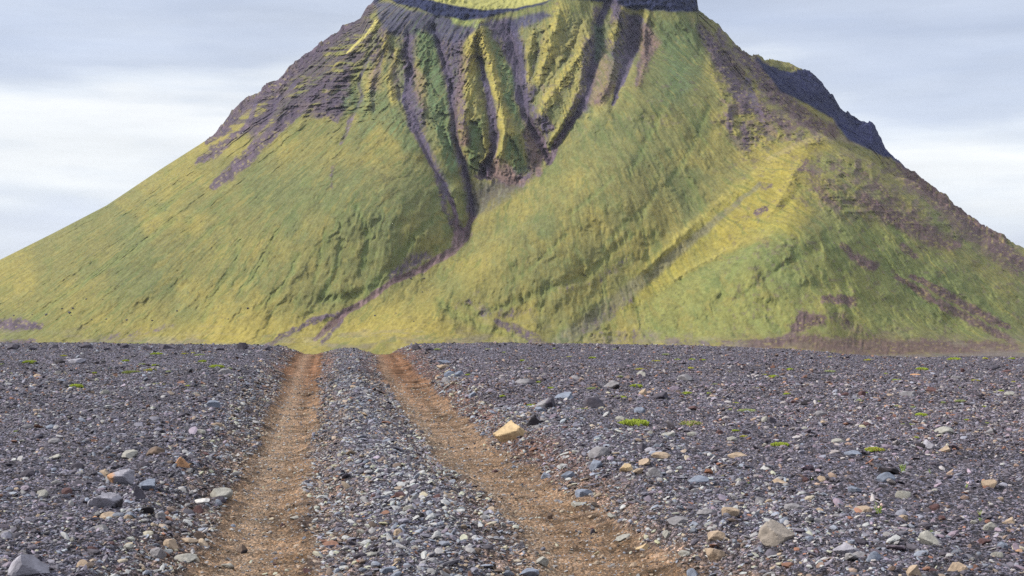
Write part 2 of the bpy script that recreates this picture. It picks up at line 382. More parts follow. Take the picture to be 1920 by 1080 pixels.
DARK = [
 ([(650,585,3),(590,600,3),(540,628,3),(505,645,3)], .75),([(640,600,3),(605,640,4)], .8),
 ([(855,70,10),(860,150,9),(868,240,7)], .62),([(950,50,14),(962,110,10)], .6),([(1120,20,8),(1112,100,9),(1098,170,6)], .62),([(1085,180,6),(1060,235,5)], .6),([(760,80,12),(768,180,9)], .62),
 ([(720,60,10),(700,110,7)], .6),([(930,330,12),(1000,320,10)], .7),([(995,230,7),(1008,300,8)], .7),([(820,330,4),(838,400,5),(856,430,6)], .7),
 ([(640,205,10),(600,212,8)], .8),([(590,170,5),(540,215,6),(500,250,5)], .7),([(520,175,6),(500,215,6),(470,245,5)], .8),
 ([(1350,60,8),(1375,120,10),(1400,170,12),(1430,215,14),(1480,235,14)], .6),([(1380,90,7),(1440,170,10),(1500,225,10)], .7),
 ([(1700,330,12),(1760,380,16),(1830,440,18),(1910,500,16)], .6),([(1620,330,10),(1700,400,14),(1780,460,10)], .5),
 ([(1560,590,12),(1650,640,8)], .45),([(1250,640,8),(1420,650,8)], .5),([(1120,640,14),(1220,630,10)],.4),([(1180,560,8),(1100,620,10)],.4),  # scree and rock lying on the slope, no relief of its own: points, strength
 ([(612,150,4),(585,180,7),(540,225,8),(500,258,9),(460,300,10),(430,325,9),(400,350,4)], 1.0),
 ([(480,225,5),(440,255,7),(400,285,8),(370,305,4)], .85),([(440,215,6),(415,245,7),(390,268,4)], .9),
 ([(690,5,10),(640,50,12),(600,90,10),(550,130,11),(520,160,10),(475,185,10),(430,222,7),(405,250,4)], 1.0),
 ([(650,140,6),(640,190,9),(600,205,8),(630,220,7)], .85),([(560,200,10),(530,230,8)], .8),
 ([(655,130,8),(620,165,8),(600,200,6)], .6),
 ([(905,320,8),(930,325,13),(960,338,10),(985,335,7)], .95),([(895,330,4),(920,330,6)], .9),([(990,240,8),(1000,300,8),(1010,325,6)], .8),([(1020,220,6),(1035,240,5)], .7),
 ([(870,230,6),(862,180,5),(880,110,3)], .5),([(880,265,5),(876,240,4)], .6),
 ([(1140,80,8),(1150,130,9),(1135,175,8),(1120,190,5)], .6),([(1160,0,8),(1150,40,7)], .6),
 ([(1215,60,6),(1222,90,8),(1210,120,4)], .7),
 ([(1310,50,6),(1330,80,10),(1350,110,12),(1375,150,14),(1400,200,12)], .8),
 ([(1380,90,6),(1420,130,14),(1450,170,16),(1490,210,16),(1530,235,10)], .8),([(1370,210,6),(1368,240,5)], .7),([(1395,235,5),(1400,270,7)], .7),
 ([(1560,245,12),(1530,230,8),(1500,210,6)], .8),
 ([(1690,310,8),(1740,350,14),(1800,400,15),(1840,435,15),(1890,475,13),(1925,500,9)], .95),
 ([(1620,370,8),(1660,400,14),(1700,420,14),(1750,450,14),(1790,460,8)], .75),([(1690,460,5),(1715,478,6)], .7),([(1560,300,10),(1600,340,10)], .4),
 ([(1510,300,6),(1530,350,9),(1570,390,8)], .5),([(1580,460,4),(1610,490,9),(1640,500,7)], .75),([(1500,320,3),(1515,300,3)], .7),
 ([(1680,520,4),(1740,555,6),(1800,590,7),(1860,620,6),(1900,640,4)], .8),([(1710,520,4),(1770,550,7),(1840,590,7),(1890,615,4)], .9),
 ([(1545,560,6),(1600,565,8)], .8),([(1480,630,6),(1505,600,14),(1540,600,8)], .8),([(1390,648,8),(1500,640,11),(1600,652,12),(1750,650,12),(1900,655,10)], .95),
 ([(880,565,6),(920,590,9),(990,585,6)], .45),([(900,545,5),(860,575,5)],.3),([(930,600,5),(1000,640,6),(1040,650,4)], .7),([(960,610,4),(1030,645,4)], .6),
 ([(1060,545,8),(1120,520,8),(1180,490,6)], .35),([(-20,608,8),(30,608,9),(75,612,5)], .9),([(0,645,5),(60,640,5)], .7),
 ([(150,640,5),(250,625,5),(330,612,4)], .35),([(500,645,3),(560,615,4),(600,600,3)], .7),([(1435,392,3),(1420,400,5)], .9),([(1445,345,4),(1430,350,5)], .5),
 ([(740,515,12),(770,490,12),(800,480,8)], .6),([(860,430,10),(850,400,5)], .6),([(620,350,3),(625,310,3)], .5),
]
POLY_CLIFF = [(684,-30),(1320,-40),(1312,22),(1262,22),(1190,18),(1160,8),(1045,-5),(1010,10),(960,22),(905,34),(870,38),(820,30),(800,22),(745,8),(720,-5),(700,12)]
POLY_BAND = [(700,5),(730,6),(770,20),(820,26),(860,42),(900,46),(960,36),(1020,20),(1035,30),(1000,45),(960,60),(935,60),(905,48),(870,75),(860,110),(820,100),(800,60),(770,70),(730,65),(712,40)]
POLY_CRATER = [(1414,112),(1440,120),(1492,134),(1540,120),(1600,120),(1700,180),(1740,260),(1700,312),(1684,306),(1640,285),(1590,262),(1560,222),(1500,188),(1465,172),(1448,150)]
POLY_SHADY = [(1530,300),(1560,330),(1620,330),(1660,420),(1560,420),(1500,440),(1440,430),(1360,470),(1250,520),(1200,580),(1200,640),(1640,640),(1900,640),(1900,560),(1700,440),(1640,330),(1560,280)]
POLY_PLATEAU = [(740,-60),(1100,-60),(1045,-6),(1010,6),(960,16),(905,18),(860,12),(820,4),(800,-2)]
nzw = fbm(U / 17, V / 17, 4, 3); nzw2 = fbm(U / 17, V / 17, 4, 57)
Uw = U + 3.5 * nzw; Vw = V + 3.5 * nzw2
fall = fbm(TH * 260 + 1.2 * nzw, R0 / 50.0, 4, 11)               # streaks that run down the slope
fall2 = fbm(TH * 90 + 0.8 * nzw2, R0 / 100.0, 3, 19)
terr = fbm(TH * 60 + fall2 * 0.7, (R0 + 26 * fall2) / 7.0, 3, 23)      # little terraces across it
grain = fbm(U / 4.0, V / 4.0, 4, 29, 0.65)
streak = fbm(TH * 300 + 0.6 * nzw, R0 / 14.0, 4, 181, 0.6)
on = 1 - smooth(860, 960, R0)
ray = np.zeros_like(Zg)                                # carving away from (+) or towards (-) the viewer's side, metres
wscree = np.zeros_like(Zg); wyel = np.zeros_like(Zg); wgreen = np.zeros_like(Zg)
for pts, dep, amt in GULLY:
    d, w = seg_dist(Uw, Vw, pts)
    ray += 1.9 * dep * np.exp(-np.sqrt(d * d + 2) / (w * 1.5 + 2.5))
    wscree = np.maximum(wscree, 0.9 * amt * smooth(1.8, 0.5, d / (w + 0.5)))
for pts, dep in CREASE:
    d, w = seg_dist(Uw, Vw, pts)
    ray += dep * np.exp(-(d / (w * 1.6 + 1.5)) ** 2) * (0.75 + 0.5 * fall)
    wgreen = np.maximum(wgreen, 0.5 * smooth(3.0, 0.5, d / (w + 0.5)))
for pts, dep, amt in RIB:
    d, w = seg_dist(Uw, Vw, pts)
    ray -= 2.1 * dep * np.exp(-np.sqrt(d * d + 3) / (w * 1.1 + 2.5)) * (1 + 0.35 * fall)
    wyel = np.maximum(wyel, amt * smooth(1.7, 0.5, d / (w + 1)))
wrock = np.zeros_like(Zg)
for pts, amt in DARK:
    d, w = seg_dist(U + 5 * nzw, V + 5 * nzw2, pts)
    wrock = np.maximum(wrock, amt * smooth(2.1, 0.3, d / (w + 0.5)))
cliff = poly_soft(Uw, Vw, POLY_CLIFF, 3); band = poly_soft(Uw, Vw, POLY_BAND, 5); crater = poly_soft(U + 2 * nzw, V + 2 * nzw2, POLY_CRATER, 3)
shady = poly_soft(Uw, Vw, POLY_SHADY, 22); plateau = poly_soft(U + 2 * nzw, V + 2 * nzw2, POLY_PLATEAU, 2)
# the wide bowl falls away from the edge of the big right-hand slope
EDGE = [(1222,20,1),(1215,90,1),(1160,190,1),(1100,250,1),(1000,345,1),(930,400,1),(870,455,1),(800,500,1),(740,530,1)]
BOWL = [(700,70),(1200,30),(1215,90),(1160,190),(1100,250),(1000,345),(930,400),(870,455),(800,500),(740,530),(780,470),(830,440),(835,360),(790,280),(755,200),(715,120)]
de, _ = seg_dist(U, V, EDGE)
bowl = in_poly(U, V, BOWL)
dl2, _ = seg_dist(U, V, [(740,535,1),(780,470,1),(830,440,1),(835,360,1),(790,280,1),(755,200,1),(715,120,1),(700,70,1)])
ray += np.where(bowl, 20 * smooth(0, 26, de) * smooth(0, 55, dl2) * smooth(0, 60, 1240 - U) * smooth(540, 440, V) * smooth(0, 80, V - 70 + 0.08 * (U - 700)), 0)
# folds, rills and roughness
veg = 1 - np.clip(wscree + wrock + cliff + crater, 0, 1)
lumps = fbm(U / 40 + 0.25 * nzw, V / 34, 2, 151); small = fbm((U + 0.9 * V) / 16, (V - 0.3 * U) / 9, 4, 157)
ray += on * (5.0 * lumps + 0.55 * small * (0.5 + 0.5 * veg) + 4.0 * fbm(TH * 42 + 0.8 * nzw, R0 / 90, 3, 187) + 2.2 * fall2 + 0.7 * fall + 0.15 * terr)
# ribs and runnels of the bowl, fanning down to its mouth
ph = np.arctan2(U - 965 + 14 * nzw, 560 - V); rr_ = np.hypot(U - 965, 560 - V)
inb = poly_soft(U, V, [(690,70),(740,55),(1000,40),(1230,30),(1215,100),(1150,190),(1090,250),(1010,325),(940,345),(880,330),(800,250),(700,230),(660,180)], 22)
rib = ridged(ph * 12 + 0.5 * nzw2, rr_ / 190, 4, 163, 0.62)
ray -= inb * 11.5 * rib
rocky = np.clip(wrock * (0.25 + 0.75 * smooth(260, 215, V) * smooth(760, 700, U)) + 0.8 * cliff + 0.12 * crater, 0, 1)
rz = ridged(U / 12, V / 17, 4, 71)
ray -= rocky * 7.5 * rz
crag = poly_soft(U, V, [(1300,40),(1350,60),(1420,115),(1480,185),(1560,250),(1540,270),(1450,270),(1400,300),(1350,230),(1340,120)], 12)
crag = np.maximum(crag, 0.8 * poly_soft(U, V, [(1500,290),(1600,290),(1700,310),(1920,470),(1990,540),(1860,480),(1740,440),(1660,420),(1560,400)], 16))
ray -= crater * 3.5 * ridged((U + V) / 60, (V - 0.5 * U) / 16, 4, 177)
ray -= crag * 9 * ridged(U / 30, V / 24, 5, 171, 0.6)
strata = np.sin((V + 0.12 * U + 6 * nzw) / 3.1) * smooth(700, 560, U) * smooth(230, 190, V) * smooth(395, 440, U)
strata = 1.8 * fbm(U / 42 + 0.3 * nzw, (V + 0.12 * U + 3 * nzw) / 5.0, 3, 191, 0.6) * smooth(720, 690, U) * smooth(240, 200, V) * smooth(395, 440, U)
ray += 5.0 * strata * (1 - wscree)
ray += 2.2 * np.sin(V / 2.6 + 3 * nzw) * (cliff * 0.7)
ray += on * 0.28 * grain * (1 + 1.5 * rocky)
ray *= smooth(1100, 1230, Yg) * smooth(2300, 2130, Yg)
SIL = [([(700,-20,12),(640,48,12),(545,123,12),(475,173,12),(400,248,8),(370,268,2)], 5.5),
       ([(1312,14,8),(1345,40,14),(1420,108,14),(1490,126,14),(1525,140,16),(1590,212,16),(1650,262,14),(1690,306,12),(1800,392,12),(1900,455,8)], 5.0)]
for pts, amp in SIL:
    d, w = seg_dist(U, V, pts)
    ZB = amp * (ridged(U / 21, Yg / 60, 4, 197, 0.55) - 0.15) + 3.0 * np.floor(2.2 * fbm(U / 34, Yg / 90, 2, 199))
    Zg = Zg + ZB * smooth(1.6, 0.3, d / w)
k = 1 + ray / Yg
mv = np.stack([Xg * k, Yg * k, CAMZ + (Zg - CAMZ) * k], 1)
# albedo
def mixc(c, w, col):
    return c * (1 - w[:, None]) + np.array(col, np.float32) * w[:, None]
big = fbm(U / 150, V / 120, 3, 41); mid = fbm(U / 45, V / 38, 4, 43); fine = fbm(U / 7, V / 5, 3, 47)
c = np.tile(np.array((0.140, 0.135, 0.043), np.float32), (len(U), 1))
c = mixc(c, smooth(-0.25, 0.6, big + 0.7 * mid + 0.25 * fall + 0.2 * (V - 330) / 300), (0.205, 0.178, 0.046))
c = mixc(c, 0.75 * smooth(0.0, 0.75, -big * 0.8 + 0.8 * fbm(U / 60, V / 60, 3, 61) + 0.3 * fall), (0.092, 0.112, 0.040))
c = mixc(c, 0.45 * smooth(0.1, 0.6, terr + 0.5 * fine), (0.13, 0.15, 0.06))
c = mixc(c, 0.35 * smooth(0.15, 0.6, fbm(U / 22, V / 26, 3, 67) + 0.4 * fall), (0.085, 0.122, 0.034))
for (x, y, rx, ry, a) in ((740,625,230,48,.95),(420,625,200,30,.8),(800,590,60,40,.4),(130,580,130,40,.3),(880,510,60,50,.35),(1480,330,40,50,.25),(1570,460,50,60,.3),(1590,540,50,50,.45),(1650,430,60,40,.3),(1450,280,60,25,.7),(1350,650,150,12,.6),(420,250,50,20,.6),(400,270,60,20,.5)):
    c = mixc(c, a * np.exp(-((U - x) / rx) ** 2 - ((V - y) / ry) ** 2) * (0.8 + 0.4 * mid), (0.28, 0.225, 0.045))
for (x, y, rx, ry, a) in ((1270,120,50,110,.8),(810,170,18,80,.8),(835,350,20,60,.6),(720,430,30,60,.4),(1560,430,130,60,.35),(790,400,60,60,.25),(1120,250,60,50,.35),(940,300,20,30,.6),(1750,520,120,50,.45),(1000,320,60,20,.2),(560,380,60,60,.2)):
    c = mixc(c, a * np.exp(-((U - x) / rx) ** 2 - ((V - y) / ry) ** 2), (0.072, 0.112, 0.046))
c = mixc(c, 0.40 * inb * smooth(330, 120, V), (0.10, 0.125, 0.072))  # shade in the upper bowl, painted as a darker cool green
c = mixc(c, 0.6 * inb * smooth(0.25, 0.7, rib + 0.3 * nzw), (0.26, 0.225, 0.065))
c = mixc(c, 0.6 * inb * smooth(0.0, -0.5, rib + 0.3 * nzw2), (0.105, 0.125, 0.07))
c = mixc(c, 0.16 * np.ones_like(U), (0.15, 0.125, 0.085))
c = mixc(c, np.clip(wgreen, 0, 1) * 0.6, (0.10, 0.145, 0.05))
c = mixc(c, 0.5 * shady, (0.13, 0.16, 0.055))  # less lit facets below the nose: their shade painted into the moss colour
d, w = seg_dist(U + 3 * nzw, V + 3 * nzw2, [(1440,300,3),(1490,274,4),(1530,258,5),(1570,256,5),(1620,270,4),(1690,302,2)])
c = mixc(c, 0.75 * smooth(2.2, 0.4, d / w), (0.24, 0.195, 0.115))
NOSE_LIT = [(1545,260),(1480,280),(1420,318),(1350,382),(1280,438),(1200,508),(1120,585),(1180,580),(1260,530),(1340,478),(1400,452),(1440,432),(1500,442),(1520,400),(1490,370),(1500,310),(1560,275)]
c = mixc(c, 0.55 * poly_soft(U + 5 * nzw, V + 5 * nzw2, NOSE_LIT, 14) * (0.8 + 0.5 * fall), (0.29, 0.232, 0.040))  # sunlit left flank of the nose, its light painted in as yellow
d, w = seg_dist(U + 4 * nzw, V + 4 * nzw2, [(1425,345,3),(1335,420,6),(1250,490,9),(1180,545,12),(1110,600,14),(1050,640,10)])
c = mixc(c, np.clip(0.75 * smooth(1.8, 0.5, d / w) + 0.2 * streak * smooth(2, 1, d / w), 0, 1), (0.135, 0.125, 0.085))
c = mixc(c, np.clip(wyel * (0.75 + 0.7 * fine + 0.3 * mid), 0, 0.95), (0.28, 0.235, 0.065))
brown = 0.5 * smooth(0.25, 0.6, fbm(U / 9, V / 7, 4, 73) + 0.25 * mid) * (smooth(300, 180, V) * smooth(680, 900, U) + smooth(1300, 1420, U) * 0.9 + 0.15)
brown = np.maximum(brown, crag * 1.15 * smooth(-0.15, 0.35, fbm(U / 12, V / 10, 5, 173, 0.6)))
c = mixc(c, np.clip(brown, 0, 0.85), (0.115, 0.085, 0.075))
ragged = 0.5 * grain + 0.55 * streak + 0.15 * nzw
sc = smooth(0.2, 0.75, wscree + 0.45 * ragged); rk = smooth(0.25, 0.8, 1.1 * wrock + 0.7 * ragged)
rw = smooth(1350, 1550, U)[:, None]
rockc = (np.array((0.072, 0.052, 0.078), np.float32)[None] * (1 - rw) + np.array((0.092, 0.058, 0.062), np.float32)[None] * rw) * (1 + 0.55 * fbm(U / 6, V / 9, 4, 83))[:, None]
c = c * (1 - rk[:, None] * 0.92) + rockc * rk[:, None] * 0.92
c = mixc(c, rk * 0.5 * smooth(0.2, 0.5, fbm(U / 5, V / 3.5, 3, 87)), (0.26, 0.225, 0.07))       # moss ledges on the crags
scc = np.array((0.078, 0.055, 0.076), np.float32)[None] * (1 + 0.3 * fine + 0.25 * mid)[:, None]
scc = scc * (0.8 + 0.75 * smooth(-0.35, 0.5, streak + 0.5 * mid))[:, None]
scc = scc * (1 + smooth(380, 470, V)[:, None] * np.array((.45, .35, .05)))
scc = scc * (1 - smooth(280, 150, V)[:, None] * np.array((.35, .2, -.05)))
c = c * (1 - sc[:, None] * 0.95) + scc * sc[:, None] * 0.95
bandc = np.array((0.050, 0.048, 0.085), np.float32)[None] * (1 + 0.35 * mid + 0.2 * fine)[:, None]
w_ = np.clip(band * 0.93 + 0.0, 0, 1)[:, None]; c = c * (1 - w_) + bandc * w_
c = mixc(c, poly_soft(Uw, Vw, [(845,30),(905,34),(895,55),(870,48),(850,45)], 4) * .8, (0.2, 0.23, 0.07))
w_ = np.clip(cliff, 0, 1)[:, None]; c = c * (1 - w_) + np.array((0.016, 0.020, 0.050), np.float32) * (1 + 0.6 * fine)[:, None] * w_
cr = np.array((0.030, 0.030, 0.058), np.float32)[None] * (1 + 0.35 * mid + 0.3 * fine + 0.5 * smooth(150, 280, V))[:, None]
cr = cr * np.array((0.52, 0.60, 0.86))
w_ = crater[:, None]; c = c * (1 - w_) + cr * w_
c = mixc(c, plateau, (0.27, 0.26, 0.085))
def zp(t):
    q = [float(x) for x in t.replace(';', ' ').replace(',', ' ').split()]
    return [(600 + q[i] * .375, q[i + 1] * .375) for i in range(0, len(q), 2)]
COOL, PURP, BRN = (0.068, 0.100, 0.048), (0.066, 0.054, 0.082), (0.125, 0.085, 0.075)
PATCH = [('480,150 560,180 620,380 640,500 680,720 700,900 640,850 560,600 530,420 490,320', COOL, .8), ('860,200 930,280 990,420 970,480 1000,600 1040,680 1010,640 920,500 900,400', COOL, .85),
 ('920,680 990,680 1040,860 980,870 920,760', COOL, .8), ('740,610 820,590 790,800 800,860 740,850', COOL, .7), ('1370,110 1425,140 1425,260 1370,330', (0.06,0.085,0.055), .8), ('1430,250 1560,240 1500,400 1440,420', COOL, .7),
 ('250,450 330,480 430,600 500,760 420,760 300,620 200,700 180,560', COOL, .5), ('100,440 180,420 190,560 120,580', COOL, .7), ('1640,100 1880,110 1920,260 1900,420 1800,480 1720,300', COOL, .45),
 ('430,160 480,180 470,330 470,420 520,540 530,690 610,860 655,965 630,985 540,800 480,680 430,600 425,400', PURP, .95),
 ('600,200 690,220 800,80 730,190 700,260 690,340 720,390 700,480 660,600 680,700 730,800 775,980 785,1080 735,1060 700,860 650,640 640,480 600,300 580,220', PURP, .9),
 ('830,90 930,100 990,230 1000,340 1030,430 1090,440 1060,500 1080,560 1150,600 1140,720 1100,650 1040,560 975,500 975,440 960,330 860,180', PURP, .92),
 ('1320,190 1360,180 1370,300 1400,340 1330,560 1290,590 1300,450 1310,330', PURP, .85), ('1420,0 1480,0 1550,80 1595,90 1595,250 1540,330 1510,420 1480,420 1490,350 1450,240 1500,180 1490,100', PURP, .95),
 ('830,440 870,500 893,700 870,800 820,880 800,860 850,760 840,600', PURP, .85), ('870,790 920,800 1000,900 1045,910 960,935 900,905 850,885', BRN, .9), ('1010,600 1060,700 1110,760 1115,860 1060,900 1040,720', BRN, .8),
 ('1410,250 1490,320 1490,440 1420,530 1345,520 1360,420', BRN, .55), ('1600,130 1640,110 1705,215 1640,320 1600,440 1575,430 1600,250', BRN, .75), ('690,620 740,640 750,730 700,720', BRN, .8), ('700,200 740,300 700,560 660,600 690,400', BRN, .45),
 ('770,900 900,920 1040,940 960,980 860,1060 780,1080', (0.09,0.085,0.06), .8), ('470,330 520,380 520,500 545,560 500,540 470,450', BRN, .6), ('240,380 300,250 310,420 290,450 250,430', BRN, .5), ('330,180 400,330 400,480 370,480 340,350', BRN, .35)]
for t_, col_, a_ in PATCH:
    w_ = a_ * poly_soft(U + 3 * nzw + 1.5 * grain, V + 4 * nzw2 + 2 * grain, zp(t_), 6)
    w_ = np.clip(w_ + 0.7 * w_ * (streak + 0.7 * grain), 0, 1)
    c = c * (1 - w_[:, None]) + np.array(col_, np.float32) * (1 + 0.45 * streak + 0.3 * grain)[:, None] * w_[:, None]
LCRAG = [(700,-20),(640,40),(545,110),(475,165),(400,235),(395,262),(440,250),(480,262),(520,240),(560,215),(640,220),(652,190),(655,150),(690,90),(705,50)]
lc = poly_soft(U + 6 * nzw, V + 6 * nzw2, LCRAG, 8)
st = 2.2 * fbm(U / 42 + 0.3 * nzw, (V + 0.12 * U + 3 * nzw) / 5.0, 3, 191, 0.6)
c = mixc(c, lc * 0.9 * smooth(-0.2, 0.35, 0.6 * st + 0.7 * fbm(U / 13, V / 9, 4, 193) - 0.03 + 0.35 * smooth(50, 5, 700 - U - 0.9 * V)), (0.058, 0.045, 0.066))
c = mixc(c, lc * 0.3 * smooth(0.1, 0.5, fbm(U / 30, V / 25, 3, 195)), (0.13, 0.10, 0.09))
d, w = seg_dist(U, V, [(705,40,3),(690,62,2),(660,90,2),(650,100,1)])
c = mixc(c, smooth(1.5, 0.7, d / w), (0.33, 0.29, 0.10))
# a moss rim on top of the crater wall, and the greyish dusty foot
c = mixc(c, 0.5 * smooth(610, 650, V) * smooth(0.0, 0.5, fbm(U / 60, V / 12, 3, 91)), (0.20, 0.18, 0.12))
foot = smooth(1300, 1420, U) * smooth(600, 655, V + 14 * nzw) * smooth(-0.3, 0.3, fbm(U / 50, V / 9, 3, 231) + 0.0122 * (V - 600))
foot = foot * (0.75 + 0.5 * fine + 0.3 * grain) * (0.6 + 0.4 * smooth(-0.2, 0.2, mid))
foot = np.clip(foot, 0, 1)
c = mixc(c, 0.85 * foot, (0.105, 0.074, 0.060))
foot2 = smooth(585, 650, V + 10 * nzw) * smooth(0.05, 0.45, fbm(U / 40 + V / 60, V / 9, 4, 233)) * (U < 1300)
c = mixc(c, 0.6 * foot2, (0.15, 0.125, 0.10))
c = mixc(c, smooth(3.0, 0.5, Zg + 57), (0.12, 0.10, 0.09))
rill = fbm(TH * 150 + 1.5 * nzw2, R0 / 45.0, 3, 241); rill2 = fbm(TH * 420 + 0.7 * nzw, R0 / 22.0, 3, 243)
c = c * (1 + 0.26 * grain + 0.2 * streak * veg + 0.22 * rill * veg + 0.2 * rill2 * veg)[:, None]
c = mixc(c, 0.5 * veg * smooth(0.22, 0.55, rill + 0.4 * rill2), (0.06, 0.085, 0.030))
c = mixc(c, 0.35 * veg * smooth(0.3, 0.6, -rill + 0.5 * terr), (0.24, 0.20, 0.06))
spk = smooth(0.42, 0.6, fbm(U / 3.2, V / 2.6, 3, 223, 0.7) + 0.25 * mid)
c = mixc(c, 0.5 * spk * (crater + cliff < .3), (0.07, 0.065, 0.045))
m_hill = surface_material('moss_and_scree', 0.22, 0.18, 0.3, 1.0, 0.95, 0.1, 3.0)
me = new_mesh('mountain', mv, quads=grid_faces(NR, NC), col=np.clip(c, 0.005, 0.9), mat=m_hill)
link('mountain', me, kind='structure', label='steep flat-topped volcanic mountain with green moss slopes, dark scree gullies and cliff rim')
MOUNT = mv.reshape(NR, NC, 3)
# ------------------------------------------------------------------ the gravel plain and the two wheel tracks
def px_ground(px, py, dz=0.0):
    Y = F * (CAMZ - dz) / max(py - 540, 20.0)
    return ((px - 960) / F * Y, Y)
TR = [  # py: left track left/right edge, right track left/right edge
 (1080, 345, 605, 1000, 1290), (1020, 375, 598, 965, 1215), (960, 405, 592, 925, 1130), (900, 440, 590, 868, 1035), (850, 465, 588, 815, 955),
 (800, 492, 592, 778, 893), (750, 512, 598, 742, 838), (700, 532, 604, 712, 785), (664, 550, 608, 700, 757)]
TY = []; TLc = []; TLw = []; TRc = []; TRw = []
for py, a, b, c_, d_ in TR[::-1]:
    Y = px_ground(960, py)[1]
    TY.append(Y); s = Y / F
    TLc.append(((a + b) / 2 - 960) * s); TLw.append((b - a) / 2 * s); TRc.append(((c_ + d_) / 2 - 960) * s); TRw.append((d_ - c_) / 2 * s)
TY = TY[::-1]; TLc = TLc[::-1]; TLw = TLw[::-1]; TRc = TRc[::-1]; TRw = TRw[::-1]
def lin(Y, vals):
    out = np.interp(Y, TY, vals)
    s0 = (vals[1] - vals[0]) / (TY[1] - TY[0]); s1 = (vals[-1] - vals[-3]) / (TY[-1] - TY[-3])
    out = np.where(Y < TY[0], vals[0] + s0 * (Y - TY[0]), out)
    return np.where(Y > TY[-1], vals[-1] + s1 * (Y - TY[-1]), out)
def track_d(X, Y):
    """signed distance (m) in from the ragged edge of the left and the right track: positive = inside"""
    wob = 0.09 * fbm(X * 1.3, Y * 0.6, 3, 101) + 0.08 * fbm(X * 6, Y * 3.0, 4, 103, 0.65)
    cl = lin(Y, TLc); wl = np.interp(Y, TY, TLw); cr = lin(Y, TRc); wr = np.interp(Y, TY, TRw)
    return wl - np.abs(X - cl) + wob, wr - np.abs(X - cr) + wob, cl, cr
def ground_h(X, Y, micro=True):
    X = np.asarray(X, float); Y = np.asarray(Y, float)
    dl, dr, cl, cr = track_d(X, Y)
    d = np.maximum(dl, dr)
    z = 0.12 * smooth(0.08, -0.45, d) - 0.05 * smooth(-0.05, 0.2, d)
    centre = smooth(0, 0.3, X - cl) * smooth(0, 0.3, cr - X) * (1 - smooth(-0.1, 0.05, d))
    z = z - 0.03 * centre
    right = smooth(0.0, 1.6, X - cr); left = smooth(0.0, 1.6, cl - X)
    z = z + right * (0.09 - 0.012 * np.clip(X, 0, 16)) + left * 0.07
    z = z - 0.21 * smooth(3.8, 9.5, X) * smooth(12, 30, Y)
    z = z + 0.05 * fbm(X / 2.3, Y / 3.0, 3, 107) * smooth(0.2, -0.6, d)
    if micro:
        rough = smooth(0.1, -0.15, d)
        z = z + (0.045 * fbm(X * 2.0, Y * 1.6, 4, 109, 0.6) + 0.018 * ridged(X * 8, Y * 8, 3, 113)) * (0.25 + 0.75 * rough)
        z = z + 0.026 * fbm(X * 1.4, Y * 4.0, 4, 117, 0.6) * (1 - rough)
    t = np.clip(Y - 29, 0, None)
    z = z - np.where(t < 10, 0.004 * t ** 2, 0.4 + 0.08 * (t - 10))
    return np.maximum(z, -60.0)
rowsY = np.concatenate([[-60, -25, -10, -4, 0, 2, 3.5, 4.6, 5.4], np.geomspace(6.0, 46, 1150), np.geomspace(47, 1500, 90), [2500, 4000, 6000]])
colS = np.linspace(-0.44, 0.44, 1150)
colS = np.concatenate([[-1.6, -1.0, -0.7, -0.55, -0.49], colS, [0.49, 0.55, 0.7, 1.0, 1.6]])
Sg, Yq = np.meshgrid(colS, rowsY)
Wq = np.where(Yq < 6, 6 + np.abs(6 - Yq) * 0.8, Yq)
Xq = (Sg * Wq).ravel(); Yq = Yq.ravel()
Zq = ground_h(Xq, Yq)
# sideways of the plain the far ground stays low; it never rises above the crest line
dl, dr, cl, cr = track_d(Xq, Yq); dq = np.maximum(dl, dr)
g1 = fbm(Xq * 3, Yq * 3, 4, 121); g2 = fbm(Xq * 14, Yq * 14, 3, 123); g3 = fbm(Xq * 0.6, Yq * 0.45, 3, 127)
cg = np.tile(np.array((0.078, 0.072, 0.086), np.float32), (len(Xq), 1)) * (1 + 0.35 * g1 + 0.35 * g2)[:, None]
inn = 0.75 * smooth(-0.42, 0.08, dq + 0.12 * g2 + 0.22 * g1) + 0.3 * smooth(-0.04, 0.05, dq)
redn = smooth(14, 26, Yq)
ct = np.array((0.155, 0.103, 0.064), np.float32) * (1 - redn[:, None]) + np.array((0.135, 0.072, 0.040), np.float32) * redn[:, None]
tread = fbm((Xq - np.where(np.abs(Xq - cl) < np.abs(Xq - cr), cl, cr)) * 11, Yq * 0.35, 3, 133)
stripe = fbm(Xq * 2.5, Yq * 7, 4, 131) 
ct = ct * (1 + 0.25 * g1 + 0.3 * g2 + 0.75 * stripe + 0.45 * tread)[:, None]
pale = np.exp(-((Xq - (lin(Yq, TRc) - 0.62 * np.interp(Yq, TY, TRw))) / 0.10) ** 2) + np.exp(-((Xq - (lin(Yq, TLc) - 0.25 * np.interp(Yq, TY, TLw))) / 0.12) ** 2)
ct = ct * (1 - 0.4 * pale[:, None]) + np.array((0.24, 0.18, 0.125), np.float32) * 0.4 * pale[:, None]
cg = cg * (1 - inn[:, None]) + ct * inn[:, None]
